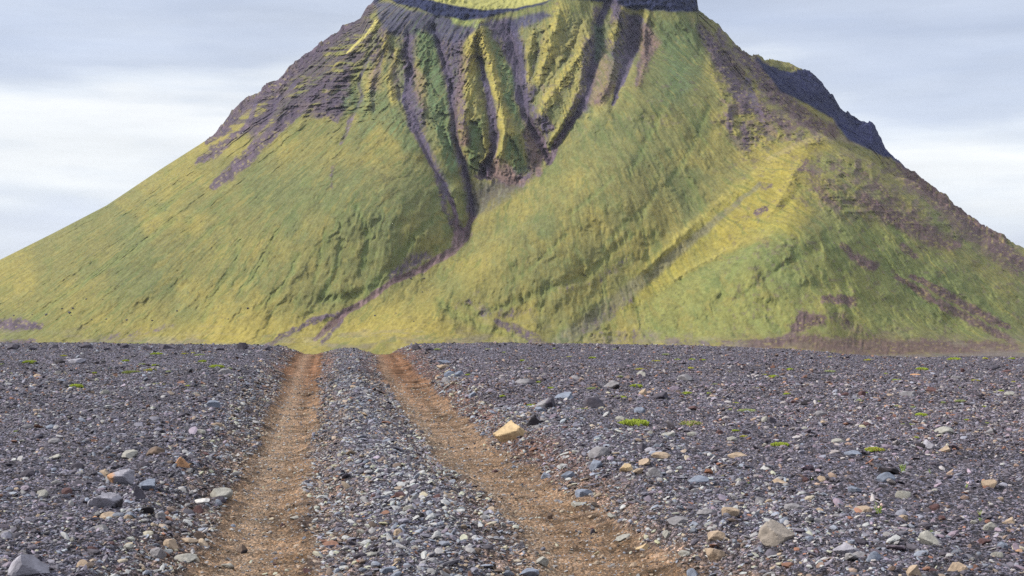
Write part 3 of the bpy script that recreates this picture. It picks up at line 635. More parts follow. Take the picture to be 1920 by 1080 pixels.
# darker reddish bank along the right-hand side of the right track
bank = smooth(-0.5, -0.1, dr + 0.1 * g1) * smooth(0.06, -0.1, dr) * (Xq > cr) * smooth(8, 13, Yq)
cg = cg * (1 - 0.7 * bank[:, None]) + np.array((0.095, 0.05, 0.038), np.float32) * 0.7 * bank[:, None]
cg = np.clip(cg, 0.01, 0.8)
m_ground = surface_material('gravel_soil', 34, 0.55, 0.8, 0.02, 0.92, 0.2, 2.2)
m_track = surface_material('track_dirt', 26, 0.32, 0.8, 0.012, 0.95, 0.12, 3.2)
grit(m_ground, 48, 110, 0.45, 2.2, 1.0)
grit(m_track, 60, 140, 0.72, 1.55, 0.6)
gv = np.stack([Xq, Yq, Zq], 1)
gf = grid_faces(len(rowsY), len(colS))
cxq = Xq[gf].mean(1); cyq = Yq[gf].mean(1)
fl = dl[gf].mean(1) > 0; fr = dr[gf].mean(1) > 0
lim = (cyq > 0) & (cyq < 46)
def sub(mask, name, mat, label, **kw):
    f = gf[mask]; u, inv = np.unique(f, return_inverse=True)
    me = new_mesh(name, gv[u], quads=inv.reshape(-1, 4), col=cg[u], mat=mat)
    return link(name, me, kind='structure', label=label)
sub(~((fl | fr) & lim), 'ground', m_ground, 'dark volcanic gravel plain running up to a low crest')
sub(fl & lim, 'dirt_track', m_track, 'left brown dirt wheel track running over the crest')
sub(fr & ~fl & lim, 'dirt_track', m_track, 'right brown dirt wheel track curving over the crest')

# ------------------------------------------------------------------ stones
def ico(sub_):
    import bmesh
    bm = bmesh.new(); bmesh.ops.create_icosphere(bm, subdivisions=sub_, radius=1.0)
    v = np.array([x.co[:] for x in bm.verts], np.float32); f = np.array([[q.index for q in p.verts] for p in bm.faces], np.int32)
    bm.free(); return v, f
ICO = {s: ico(s) for s in (1, 2, 3, 4)}
def stone_shape(rng, sub_, planes=9, sq=(0.8, 0.55), cut=(0.55, 0.95)):
    """an icosphere cut by random planes: an angular stone with flat faces and blunt edges, about unit half-length"""
    v, f = ICO[sub_]
    n = rng.normal(size=(planes, 3)); n /= np.linalg.norm(n, axis=1)[:, None]
    d = rng.uniform(cut[0], cut[1], planes)
    t = v @ n.T
    r = np.min(np.where(t > 0.05, d[None] / np.maximum(t, 0.05), 9), axis=1)
    r = np.minimum(r, 1.0)
    w = v * r[:, None]
    w = w * np.array((1.0, sq[0], sq[1]))
    return w.astype(np.float32), f

PAL = {  # albedos
 'dark': (0.060, 0.053, 0.068), 'slate': (0.10, 0.096, 0.120), 'blue': (0.15, 0.165, 0.205), 'grey': (0.21, 0.20, 0.20), 'pale': (0.26, 0.25, 0.25),
 'tan': (0.30, 0.225, 0.165), 'orange': (0.36, 0.20, 0.11), 'rust': (0.16, 0.075, 0.045), 'brown': (0.12, 0.085, 0.065), 'dust': (0.30, 0.225, 0.15), 'mauve': (0.16, 0.13, 0.165)}
PN = list(PAL); PC = np.array([PAL[k] for k in PN], np.float32)
W_FIELD = np.array([.34, .27, .10, .08, .02, .035, .004, .045, .065, .0, .11]); W_FIELD /= W_FIELD.sum()
W_CENTRE = np.array([.13, .17, .27, .20, .07, .07, .01, .02, .05, .04, .05]); W_CENTRE /= W_CENTRE.sum()
W_TRACK = np.array([.05, .03, .07, .13, .22, .18, .01, .03, .08, .28, .0]); W_TRACK /= W_TRACK.sum()
W_EDGE = np.array([.16, .16, .18, .15, .06, .08, .004, .04, .10, .12, .03]); W_EDGE /= W_EDGE.sum()

def scatter(n, y0, y1, r0, r1, sub_, seed, p_track=0.12, nvar=14, power=2.6, near=False):
    rng = np.random.default_rng(seed)
    Y = np.sqrt(rng.uniform(y0 ** 2, y1 ** 2, n)); s = rng.uniform(-0.385, 0.385, n); X = s * Y
    dl, dr, cl, cr = track_d(X, Y); d = np.maximum(dl, dr)
    clump = 0.5 + 0.95 * fbm(X * 0.8, Y * 0.5, 4, seed + 3, 0.6)
    pr = np.where(d > 0.02, p_track, np.clip(clump + 0.35 * smooth(-0.9, -0.1, d), 0, 1))
    pr = np.where((d > -0.2) & (d <= 0.02), pr * 0.8, pr)
    if near: pr = pr * smooth(-1.5, -0.4, d)
    keep = rng.random(n) < pr
    X, Y, d, cl, cr = X[keep], Y[keep], d[keep], cl[keep], cr[keep]; n = len(X)
    r = r0 + (r1 - r0) * rng.random(n) ** power
    r = np.where(d > 0.0, np.minimum(r, 0.03) * 0.8, r)
    Z = ground_h(X, Y)
    zone = np.where(d > 0, 2, np.where(d > -0.35, 3, np.where((X > cl) & (X < cr), 1, 0)))
    near_r = (X > cr) & (d > -1.3) & (Y < 16) & (zone == 0) & (rng.random(n) < 0.6)
    zone = np.where(near_r, 1, zone)
    col = np.zeros((n, 3), np.float32)
    for z_, w_ in ((0, W_FIELD), (1, W_CENTRE), (2, W_TRACK), (3, W_EDGE)):
        m = zone == z_; col[m] = PC[rng.choice(len(PN), m.sum(), p=w_)]
    col *= np.exp(rng.normal(0, 0.30, n) + 0.38 * fbm(X * 1.3, Y * 0.9, 3, 211) * (zone != 2))[:, None]
    col = col * 0.85 + col.mean(1, keepdims=True) * np.array((0.145, 0.145, 0.158))
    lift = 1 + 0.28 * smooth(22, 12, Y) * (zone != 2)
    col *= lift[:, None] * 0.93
    col = np.minimum(col, 0.31) * np.where(((X > cr) & (zone == 0))[:, None], np.array((1.05, 0.97, 0.96)), 1.0)
    var = rng.integers(0, nvar, n); ang = rng.uniform(0, 2 * math.pi, n)
    tx = rng.normal(0, 0.3, n); ty = rng.normal(0, 0.3, n)
    VV, FF, CC = [], [], []; off = 0
    for k_ in range(nvar):
        sv, sf = stone_shape(rng, sub_, rng.integers(9, 15), (rng.uniform(.5, .9), rng.uniform(.28, .55)), (0.35, 0.85))
        m = np.nonzero(var == k_)[0]
        if not len(m): continue
        c_, s_ = np.cos(ang[m]), np.sin(ang[m])
        v = sv[None] * r[m][:, None, None]
        x = v[..., 0] * c_[:, None] - v[..., 1] * s_[:, None]; y = v[..., 0] * s_[:, None] + v[..., 1] * c_[:, None]
        z = v[..., 2] + x * tx[m][:, None] + y * ty[m][:, None]
        v = np.stack([x + X[m][:, None], y + Y[m][:, None], z + (Z[m] + 0.14 * r[m])[:, None]], -1)
        nv = sv.shape[0]
        f = sf[None] + (np.arange(len(m)) * nv)[:, None, None] + off
        VV.append(v.reshape(-1, 3)); FF.append(f.reshape(-1, 3)); CC.append(np.repeat(col[m], nv, 0)); off += len(m) * nv
    return np.concatenate(VV), np.concatenate(FF), np.concatenate(CC)
m_stone = surface_material('stone', 60, 0.3, 0.35, 0.006, 0.8, 0.35, 2.5)
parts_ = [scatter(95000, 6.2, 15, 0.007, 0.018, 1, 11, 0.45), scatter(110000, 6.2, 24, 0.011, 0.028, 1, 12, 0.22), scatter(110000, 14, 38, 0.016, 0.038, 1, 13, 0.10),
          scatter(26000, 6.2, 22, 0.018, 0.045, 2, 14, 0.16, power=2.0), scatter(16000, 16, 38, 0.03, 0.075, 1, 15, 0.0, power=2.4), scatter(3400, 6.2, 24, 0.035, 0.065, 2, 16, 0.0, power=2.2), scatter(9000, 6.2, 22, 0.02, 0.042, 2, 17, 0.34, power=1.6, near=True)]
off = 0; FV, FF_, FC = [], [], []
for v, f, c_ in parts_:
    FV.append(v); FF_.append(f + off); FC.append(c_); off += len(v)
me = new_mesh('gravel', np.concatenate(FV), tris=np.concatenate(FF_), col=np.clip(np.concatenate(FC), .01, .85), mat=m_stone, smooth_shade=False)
link('gravel', me, kind='stuff', label='loose dark and blue-grey volcanic gravel covering the plain', category='gravel')
del FV, FF_, FC, parts_
# ------------------------------------------------------------------ single rocks, moss cushions, little plants
def hit(px, py):
    """the point of the plain seen at a pixel"""
    Y = F * CAMZ / max(py - 540, 30)
    for _ in range(14):
        z = float(ground_h(np.array([(px - 960) / F * Y]), np.array([Y]), False)[0])
        Y = 0.5 * Y + 0.5 * min(F * (CAMZ - z) / max(py - 540, 30), 34.5)
    X = (px - 960) / F * Y
    return X, Y, float(ground_h(np.array([X]), np.array([Y]))[0])
m_rock = surface_material('rock', 22, 0.32, 0.6, 0.012, 0.85, 0.3, 3.0)
RCOL = dict(PAL); RCOL.update(greige=(0.25, 0.215, 0.185), yellow=(0.42, 0.31, 0.18), tan2=(0.31, 0.235, 0.17), white=(0.5, 0.48, 0.46), black=(0.022, 0.018, 0.022), rblue=(0.16, 0.18, 0.23), maroon=(0.085, 0.045, 0.045), lav=(0.25, 0.24, 0.275),
                                rgrey=(0.19, 0.18, 0.19), slab=(0.26, 0.25, 0.225))
def rock_mesh(name, w, h, col, seed, kind='block', face=None, hi=True):
    rng = np.random.default_rng(seed)
    depth = rng.uniform(0.6, 0.9)
    cut = {'block': (0.45, 0.78), 'round': (0.72, 0.9), 'slab': (0.5, 0.8), 'wedge': (0.4, 0.75)}[kind]
    v, f = stone_shape(rng, 4 if hi else 2, {'block': 13, 'round': 22, 'slab': 12, 'wedge': 12}[kind], (depth, 1.0), cut)
    if kind == 'wedge':
        v[:, 0] += 0.0; k = np.clip(v[:, 2], 0, 1); v[:, 0] = v[:, 0] * (1 - 0.55 * k) + rng.choice([-1, 1]) * 0.25 * k
    v -= (v.max(0) + v.min(0)) / 2
    v /= (v.max(0) - v.min(0)).max(initial=1e-6, where=np.array([True, False, False]))
    v[:, 2] /= (v[:, 2].max() - v[:, 2].min())
    n = fbm(v[:, 0] * 7 + seed, v[:, 1] * 7 + v[:, 2] * 5, 4, seed)[:, None]
    v = v * (1 + 0.05 * n)
    v = v * np.array((w, w, h * 1.3)); v[:, 2] += h * 1.3 * 0.5 - h * 0.42
    c0 = np.array(RCOL[col], np.float32)
    c = np.tile(c0, (len(v), 1)) * (1 + 0.28 * n)
    if face is not None:                                    # a fresh or stained face, or shade painted dark on right and underside: (colour, direction, threshold)
        fc, dr_, th = face
        g = (v / np.array((w, w, h))) @ (np.array(dr_, np.float32) / np.linalg.norm(dr_))
        m = smooth(th, th + 0.06, g + 0.06 * n[:, 0])[:, None]
        c = c * (1 - m) + np.array(RCOL[fc], np.float32) * (1 + 0.25 * n) * m
    me = new_mesh(name, v.astype(np.float32), tris=f, col=np.clip(c, .008, .9), mat=m_rock, smooth_shade=hi)
    if hi:
        me.set_sharp_from_angle(angle=math.radians(14))
    return me
def rock(px, py, wp, hp, col, label, kind='block', face=None, rz=0.0, tilt=0.0, name='rock', group=None, seed=None):
    X, Y, z = hit(px, py)
    s = Y / F
    seed = seed or int(px * 13 + py * 7)
    o = link(name, rock_mesh(name, wp * s, hp * s, col, seed, kind, face), label=label, category='rock', group=group)
    o.location = (X, Y + 0.3 * wp * s, z); o.rotation_euler = (0, tilt, rz)
    return o
# px, foot py, width, height (photo pixels), colour, label, kind, (face)
ROCKS = [
 (958,826,68,44,'yellow',"big pale yellow angular rock on the gravel bank right of the right track",'wedge',('brown',(.9,-.2,-.5),.30)),
 (1000,797,28,20,'black',"black stone just behind the big pale yellow rock",'block'),
 (222,908,54,29,'lav',"large grey rock with a bright orange left end, left of the left track",'block',('orange',(-1,-.3,.1),.26)),
 (274,917,36,22,'rblue',"pale blue-grey angular block right of the rock with the orange end",'block'),
 (192,953,64,30,'lav',"long grey leaning rock in front of the rock with the orange end",'wedge',('black',(1,-.3,-.2),.34)),
 (254,932,32,28,'dark',"dark pointed stone squeezed between the leaning rock and the blue-grey block",'wedge'),
 (340,881,30,22,'orange',"orange-tan stone on its own above the pale slab by the left track",'wedge',('grey',(-.3,-.5,-1),.1)),
 (408,934,50,20,'slab',"pale grey tilted slab on the left rim of the left track",'slab'),
 (376,941,32,9,'white',"small whitish flat stone just left of the tilted slab",'slab'),
 (412,940,24,11,'dark',"small dark stone tucked under the lower end of the tilted slab",'block'),
 (371,956,24,16,'maroon',"dark red-brown stone below the whitish flat stone at the left track",'block'),
 (201,968,42,16,'tan2',"flat tan stone at the foot of the long grey leaning rock",'round'),
 (176,978,16,11,'orange',"little orange stone left of the flat tan stone",'block'),
 (273,970,30,14,'black',"black flat stone in a hollow below the long grey leaning rock",'slab'),
 (298,978,21,16,'rgrey',"round grey stone with a dark front beside the black flat stone",'round',('black',(0,-1,-.6),.25)),
 (46,1088,74,46,'lav',"big blue-grey wedge of rock in the bottom left corner of the gravel",'wedge'),
 (150,1074,28,24,'tan2',"tan-grey rounded stone right of the big corner wedge",'round'),
 (175,1036,26,16,'maroon',"dark maroon stone above the tan-grey rounded one near the bottom left",'block'),
 (187,1000,26,13,'grey',"grey stone straight above the dark maroon one",'block'),
 (240,1034,20,9,'slab',"small pale oval stone right of the dark maroon one",'round'),
 (320,1032,30,19,'tan2',"pale tan block on the gravel edge, lower left of the left track",'block'),
 (345,1054,44,13,'slab',"long pale flat stone lying at the lower left rim of the left track",'slab'),
 (292,1051,28,20,'rgrey',"grey block left of the long pale flat stone",'block'),
 (372,1012,21,17,'brown',"dark brown stone on the left rim of the left track",'block'),
 (350,1020,34,9,'tan2',"thin tan slab leaning by the dark brown stone at the rim",'slab'),
 (452,1040,21,18,'brown',"dark lone stone standing in the middle of the left track near the bottom",'block',('black',(1,-.5,-.5),.1)),
 (425,1067,28,9,'slab',"flat pale stone in the left track, lower left of the dark lone stone",'slab'),
 (575,1078,16,10,'maroon',"dark stone at the very bottom of the left track, on its right rim",'block'),
 (540,955,12,7,'tan2',"small tan pebble on the right half of the left track",'round'),
 (552,979,20,7,'slab',"flat pale pebble on the right half of the left track, below the tan one",'slab'),
 (765,963,22,13,'slab',"pale angular stone on top of the centre strip",'block'),
 (789,971,14,9,'black',"black pebble right of the pale stone on the centre strip",'block'),
 (751,935,20,13,'maroon',"purple-brown stone on the centre strip above the pale angular one",'block'),
 (746,999,18,14,'tan2',"pinkish tan pebble on the centre strip below the black pebble",'round'),
 (692,1047,28,9,'slab',"flat light grey stone on the lower left part of the centre strip",'slab'),
 (727,1070,32,12,'rblue',"flat blue-grey stone near the bottom edge of the centre strip",'slab'),
 (802,1043,14,8,'tan2',"round cream pebble low on the centre strip",'round'),
 (662,733,12,7,'tan2',"small tan stone high on the centre strip",'round'),
 (686,739,12,9,'rgrey',"small grey stone right of the tan one high on the centre strip",'block'),
 (615,744,20,7,'dark',"dark flat stone on the left edge of the upper centre strip",'slab'),
 (1460,1028,70,46,'greige',"biggest brown-tan rock, blunt and five-sided, on the right-hand gravel near the bottom",'block'),
 (1345,1018,35,19,'tan2',"smooth tan oval stone left of the biggest brown-tan rock",'round'),
 (1750,1028,54,27,'slab',"pale grey pointed rock near the lower right corner",'wedge',('rgrey',(1,0,0),.12)),
 (1590,1042,50,24,'lav',"pale pinkish-grey rock leaning up to the right, lower right gravel",'wedge'),
 (1620,1024,34,14,'dark',"dark slab behind the pale pinkish-grey leaning rock",'slab'),
 (1612,1052,30,14,'rgrey',"rounded grey stone at the right foot of the pinkish-grey leaning rock",'round'),
 (1665,907,38,22,'rblue',"blue-grey smooth stone propped in front of a black one",'round'),
 (1668,890,40,13,'black',"long black stone behind the blue-grey smooth stone",'slab'),
 (1658,915,20,8,'black',"black underside stone below the blue-grey smooth stone",'block'),
 (1465,905,34,14,'tan2',"pinkish tan wedge stone on the right gravel above the biggest rock",'wedge'),
 (1490,966,36,12,'rgrey',"flat grey stone between the tan wedge stone and the biggest rock",'round'),
 (1620,962,34,13,'tan2',"brownish flat round stone left of the yellow-green stonecrop",'round'),
 (1893,982,24,13,'tan2',"tan angled stone near the right edge of the gravel",'wedge'),
 (1880,1002,30,11,'grey',"flat grey-brown stone below the tan angled one near the right edge",'slab'),
 (1800,1070,36,18,'tan2',"pale tan block near the bottom right corner",'block'),
 (1717,1082,28,22,'tan2',"tan pointed stone cut by the bottom edge, lower right",'wedge'),
 (1640,1060,32,20,'rblue',"greenish blue-grey stone below the pinkish-grey leaning rock",'block'),
 (1850,1025,26,12,'maroon',"dark maroon stone right of the pale grey pointed rock",'block'),
 (1275,985,46,13,'rgrey',"long flat grey slab lying right of the right track",'slab'),
 (1328,975,40,13,'rgrey',"flat grey stone just right of the long slab",'slab'),
 (1372,975,34,20,'tan2',"brownish grey block right of the two flat slabs",'block'),
 (1250,1013,18,15,'slab',"small pale upright stone below the long flat slab",'block'),
 (1205,1031,28,13,'yellow',"yellowish tan stone lying in the right track",'wedge'),
 (1285,1046,26,11,'slab',"pale flat stone at the right rim of the right track near the bottom",'slab'),
 (1095,932,34,13,'rblue',"pale blue-grey slab on the right bank of the right track",'slab'),
 (1085,950,28,9,'slab',"cream flat stone just below the pale blue-grey slab",'slab'),
 (1150,976,24,11,'slab',"pale triangular stone at the right rim of the right track",'wedge'),
 (1110,975,18,11,'tan2',"small tan pointed stone left of the pale triangular stone",'wedge'),
 (1030,974,12,13,'brown',"small upright brown stone in the middle of the right track",'block'),
 (1112,1001,10,12,'dark',"small dark upright pebble right of the middle of the right track",'block'),
 (1172,1011,34,8,'slab',"long thin pale stone across the right rim of the right track",'slab'),
 (1015,1060,28,17,'slab',"pale grey block on the left rim of the right track near the bottom",'block'),
 (992,1080,38,13,'rblue',"bluish slab at the bottom edge, left rim of the right track",'slab'),
 (1188,1064,15,13,'tan2',"round tan pebble low in the right track",'round'),
 (1342,1054,40,24,'tan2',"brown-grey blunt rock below the smooth tan oval stone",'block'),
 (1300,1080,24,18,'rblue',"light grey block at the bottom edge, right of the right track",'block'),
 (1175,885,27,15,'yellow',"cream-topped stone in the cluster right of the right track",'wedge',('dark',(.6,-.4,-.8),.12)),
 (1198,887,22,12,'tan2',"tan flat stone touching the cream-topped one on its right",'block'),
 (1230,897,28,21,'rgrey',"dark-bellied grey block right of the tan flat stone",'block',('black',(.5,-.5,-.8),.15)),
 (1208,872,22,14,'tan2',"pinkish brown stone behind the tan flat stone",'wedge'),
 (1118,884,24,18,'rblue',"blue-grey block left of the cream-topped stone",'block'),
 (1124,863,42,21,'rgrey',"broad grey rock above the blue-grey block, right bank",'round'),
 (1310,906,44,16,'rblue',"long blue-grey rounded stone on the right gravel, middle distance",'round'),
 (1330,888,18,10,'rust',"rusty stone just above the long blue-grey rounded one",'block'),
 (1208,848,24,19,'dark',"dark pyramid-shaped stone on the right gravel",'wedge'),
 (1221,851,24,11,'lav',"pale mauve stone at the right foot of the dark pyramid-shaped one",'round'),
 (1116,765,42,25,'dark',"dark brown-black boulder with a rusty middle, near the far right of the yellow rock",'block',('brown',(-.2,-.9,.1),.3)),
 (1024,764,38,20,'rgrey',"grey pitted boulder between two moss cushions",'block',('dark',(1,-.4,0),.1)),
 (1014,770,20,9,'rblue',"pale chip lying against the grey pitted boulder",'wedge'),
 (1058,749,38,12,'rblue',"pale slanting slab to the right of the grey pitted boulder",'wedge'),
 (1146,730,30,17,'rgrey',"grey boulder with dark hollow on the far gravel",'wedge',('black',(.4,-.8,-.5),.15)),
 (1238,750,32,16,'dark',"low black peaked rock on the far gravel",'wedge'),
 (1206,742,16,14,'tan2',"little brown peaked stone left of the low black peaked rock",'wedge'),
 (1206,706,24,12,'slab',"pale whitish wedge stone on the far gravel",'wedge',('dark',(1,-.3,0),.2)),
 (1268,732,26,11,'mauve',"mauve rounded stone far right of the low black peaked rock",'round'),
 (1285,714,28,13,'rgrey',"grey stone with a white chip, far gravel",'block',('white',(-1,-.3,-.4),.32)),
 (985,722,38,13,'rgrey',"low grey boulder on the far gravel above the grey pitted boulder",'round',('dark',(1,-.4,0),.2)),
 (1078,712,30,12,'rgrey',"grey broken stone with a rusty hollow",'block',('rust',(-.7,-.7,-.1),.25)),
 (829,693,24,9,'tan2',"flat tan stone above the heap of blue-grey stones by the far right track",'slab'),
 (832,684,26,8,'rblue',"blue-grey flat stone behind the flat tan one by the far right track",'slab'),
 (843,705,22,13,'rblue',"upper blue-grey stone of the heap by the far right track",'block'),
 (862,706,20,13,'rblue',"right-hand blue-grey stone of the heap by the far right track",'block'),
 (838,716,22,11,'rgrey',"lower pale grey stone of the heap by the far right track",'round'),
 (885,745,16,11,'rblue',"pale blue-grey stone on the bank below the heap",'block'),
 (141,682,36,9,'lav',"broad flat lavender stone near the left crest",'round'),
 (109,682,22,7,'black',"black flat stone left of the lavender one",'slab'),
 (178,684,14,6,'black',"black stone right of the lavender one",'block'),
 (421,700,28,11,'rgrey',"grey dome-shaped stone near the upper left track",'round'),
 (69,707,16,8,'tan2',"beige round stone on the far left gravel",'round'),
 (107,702,14,6,'slab',"pale small stone to the right of the beige round one",'block'),
 (110,714,20,7,'rblue',"blue-grey low stone under the pale small one on the far left",'block'),
 (133,728,24,6,'white',"whitish flat stone under a moss cushion on the left",'slab'),
 (400,768,26,16,'rblue',"blue-grey pointed stone beside the bank of the left track",'wedge'),
 (50,808,26,8,'rgrey',"light grey flat stone on the mid left gravel",'slab'),
 (100,862,28,13,'slab',"pale block on the left gravel, far left of the rock with the orange end",'wedge'),
 (100,832,24,10,'rgrey',"dull grey stone above the pale block on the left",'round'),
 (241,860,28,15,'slab',"whitish-topped stone in the row above the rock with the orange end",'block'),
 (288,858,36,17,'brown',"brown-grey humped stone right of the whitish-topped one",'round'),
 (370,814,30,9,'slab',"pale flat stone on the left bank, middle distance",'slab'),
 (405,800,20,10,'tan2',"tan stone by the bank right of the pale flat one",'block'),
 (383,856,16,7,'maroon',"small dark red stone above the left track's bank",'block'),
 (150,908,40,12,'dark',"dark flat stone left of the rock with the orange end",'slab'),
 (1772,814,40,14,'slab',"pale grey humped rock on the right far gravel",'round'),
 (1748,848,32,18,'lav',"pale purple-grey rock with a dark stone at its left side",'wedge'),
 (1771,852,28,13,'tan2',"tan slanting stone right of the pale purple-grey rock",'wedge'),
 (1727,850,18,15,'black',"black stone leaning against the pale purple-grey rock",'block'),
 (1667,846,26,12,'mauve',"mauve dome stone left of the black leaning stone",'round'),
 (1602,857,34,11,'rblue',"blue-grey flat stone below the moss cushion with rusty spots",'round'),
 (1574,829,32,11,'slab',"pale flat oval stone right of the bright moss cushion",'round'),
 (1540,781,24,11,'rgrey',"grey round stone with rusty foot on the right far gravel",'round',('rust',(.6,-.6,-.6),.12)),
 (1512,759,20,9,'black',"black low stone on the right far gravel",'round'),
 (1447,794,18,13,'dark',"dark pointed stone beside the moss, right far gravel",'wedge'),
 (1435,793,14,12,'slab',"pale upright stone touching the dark pointed one",'round'),
 (1795,712,22,10,'rgrey',"grey stone with dark pits near the far right crest",'block',('black',(0,-1,-.7),.2)),
 (1805,698,8,9,'maroon',"small dark upright stone near the far right crest",'block'),
 (1866,695,26,9,'dark',"dark jagged rock near the right crest",'wedge'),
 (1888,700,16,5,'maroon',"dark flat stone right of the dark jagged rock",'slab'),
 (1705,743,32,11,'rgrey',"broken grey rock with dark base on the right far gravel",'block',('maroon',(0,-1,-1),.25)),
 (1750,736,24,10,'maroon',"dark reddish clod right of the broken grey rock",'block'),
 (1617,745,16,12,'maroon',"dark reddish upright clod left of the broken grey rock",'block'),
 (1895,744,22,9,'slab',"pale rounded stone near the right edge, far gravel",'round'),
 (1720,704,24,5,'orange',"rusty flat stone under a moss cushion near the right crest",'slab'),
 (1787,784,18,4,'rust',"rusty thin stone on the far right gravel",'slab'),
 (1860,818,26,12,'rgrey',"brown-grey stone with black right side near the right edge",'block',('black',(1,-.3,.2),.25)),
 (1727,806,28,7,'rust',"rust-topped flat stone above the black leaning stone",'slab'),
 (1585,744,16,6,'maroon',"dark red flat stone near the dark reddish upright clod",'slab'),
 (1545,802,16,6,'tan2',"flat tan chip on the right gravel",'slab'),
 (1300,773,26,8,'maroon',"reddish stone behind the moss cushion with pink flowers",'slab'),
 (1252,819,32,9,'slab',"flat pinkish-grey stone above the dark pyramid-shaped one",'slab'),
 (1298,819,22,9,'slab',"pale oval stone right of the flat pinkish-grey one",'round'),
 (1374,826,20,10,'slab',"pale grey humped stone under the small moss tuft",'round'),
 (1165,789,24,8,'slab',"cream flat stone left behind the large moss cushion",'round'),
 (1090,837,16,9,'dark',"dark pointed stone on the bank below the black stone",'wedge'),
 (1385,858,38,9,'tan2',"flat pinkish tan stone between the two gravel slopes on the right",'slab'),
 (1240,862,36,13,'tan2',"pinkish grey broad stone right of the dark pyramid-shaped one",'round'),
 (1065,899,26,13,'rblue',"bluish slanting stone on the bank left of the broad cluster",'wedge'),
 (1025,898,22,11,'rblue',"bluish stone near the rim of the right track",'wedge'),
 (1490,755,14,5,'maroon',"thin dark red stone left of the black low stone",'slab'),
 (1330,740,30,5,'black',"thin black slab on the far gravel",'slab'),
]
for k_, r_ in enumerate(ROCKS):
    px, py, wp, hp, col, lab, kind = r_[:7]
    rg = np.random.default_rng(k_ + 500)
    rock(px, py, wp, hp, col, lab, kind, r_[7] if len(r_) > 7 else None, rz=rg.uniform(-0.35, 0.35) if len(r_) < 8 else 0.0, tilt=rg.uniform(-.12, .12))

# further loose stones that stand out, sharing a label with their look-alikes
rg = np.random.default_rng(77)
ZONES = [  # n, x0,x1,y0,y1, zone phrase
 (30, 0, 330, 860, 1075, 'in the near gravel left of the left track', (14, 30)),
 (18, 0, 430, 730, 850, 'in the middle gravel left of the left track', (10, 20)),
 (22, 640, 900, 850, 1075, 'on the near centre strip between the tracks', (10, 20)),
 (34, 1150, 1900, 870, 1075, 'in the near gravel right of the right track', (14, 34)),
 (20, 1000, 1900, 760, 860, 'in the middle gravel right of the right track', (10, 24)),
 (12, 380, 980, 870, 1075, 'loose in the dirt of the wheel tracks', (8, 14))]
CN = [('rgrey', 'dull grey'), ('rblue', 'blue-grey'), ('tan2', 'tan'), ('dark', 'dark charcoal'), ('maroon', 'dark reddish'), ('slab', 'pale')]
protos = {}
for n_, x0, x1, y0, y1, phrase, (wa, wb) in ZONES:
    done = 0; tries = 0
    while done < n_ and tries < 900:
        tries += 1
        px = rg.uniform(x0, x1); py = y0 + (y1 - y0) * rg.random()
        X, Y, z = hit(px, py)
        dl_, dr_, cl_, cr_ = track_d(np.array([X]), np.array([Y])); d_ = max(dl_[0], dr_[0])
        intrack = 'wheel tracks' in phrase
        if intrack != (d_ > 0.03): continue
        if 'centre' in phrase and not (cl_[0] < X < cr_[0]): continue
        if any(abs(px - r_[0]) < r_[2] * 0.75 and abs(py - r_[1]) < 18 for r_ in ROCKS): continue
        ck, cn = CN[rg.integers(0, 6)]
        kd = ('block', 'round', 'slab', 'wedge')[rg.integers(0, 4)]
        key = (ck, kd, int(rg.integers(0, 3)))
        if key not in protos: protos[key] = rock_mesh('rock', 1.0, {'slab': .3, 'round': .55, 'block': .6, 'wedge': .6}[kd], ck, hash(key[0]) % 1 + len(protos) + 900, kd)
        s = (wa + (wb - wa) * rg.random() ** 2) * Y / F
        o = link('rock', protos[key], label='%s stone %s' % (cn, phrase), category='rock', group='%s stones %s' % (cn, phrase))
        o.location = (X, Y, z - 0.04 * s); o.scale = (s, s, s * rg.uniform(.8, 1.1)); o.rotation_euler = (rg.uniform(-.15, .15), rg.uniform(-.15, .15), rg.uniform(0, 6.28))
        done += 1
# dark lumps that break the crest line
for px, py, w_, h_ in [(22,655,20,9),(100,653,16,7),(160,653,22,8),(232,654,14,7),(310,654,26,8),(335,655,14,7),(452,655,20,11),(500,658,14,7),(410,656,16,6),(385,656,12,5),(60,656,12,5),(780,656,14,9),(275,656,16,6),(200,655,12,5),(805,657,14,5)]:
    o = rock(px, py + 1.0, w_ * 1.15, h_ * 1.3, 'dark', 'dark lump of lava on the crest of the gravel', 'block', group='dark lava lumps along the crest', name='rock')

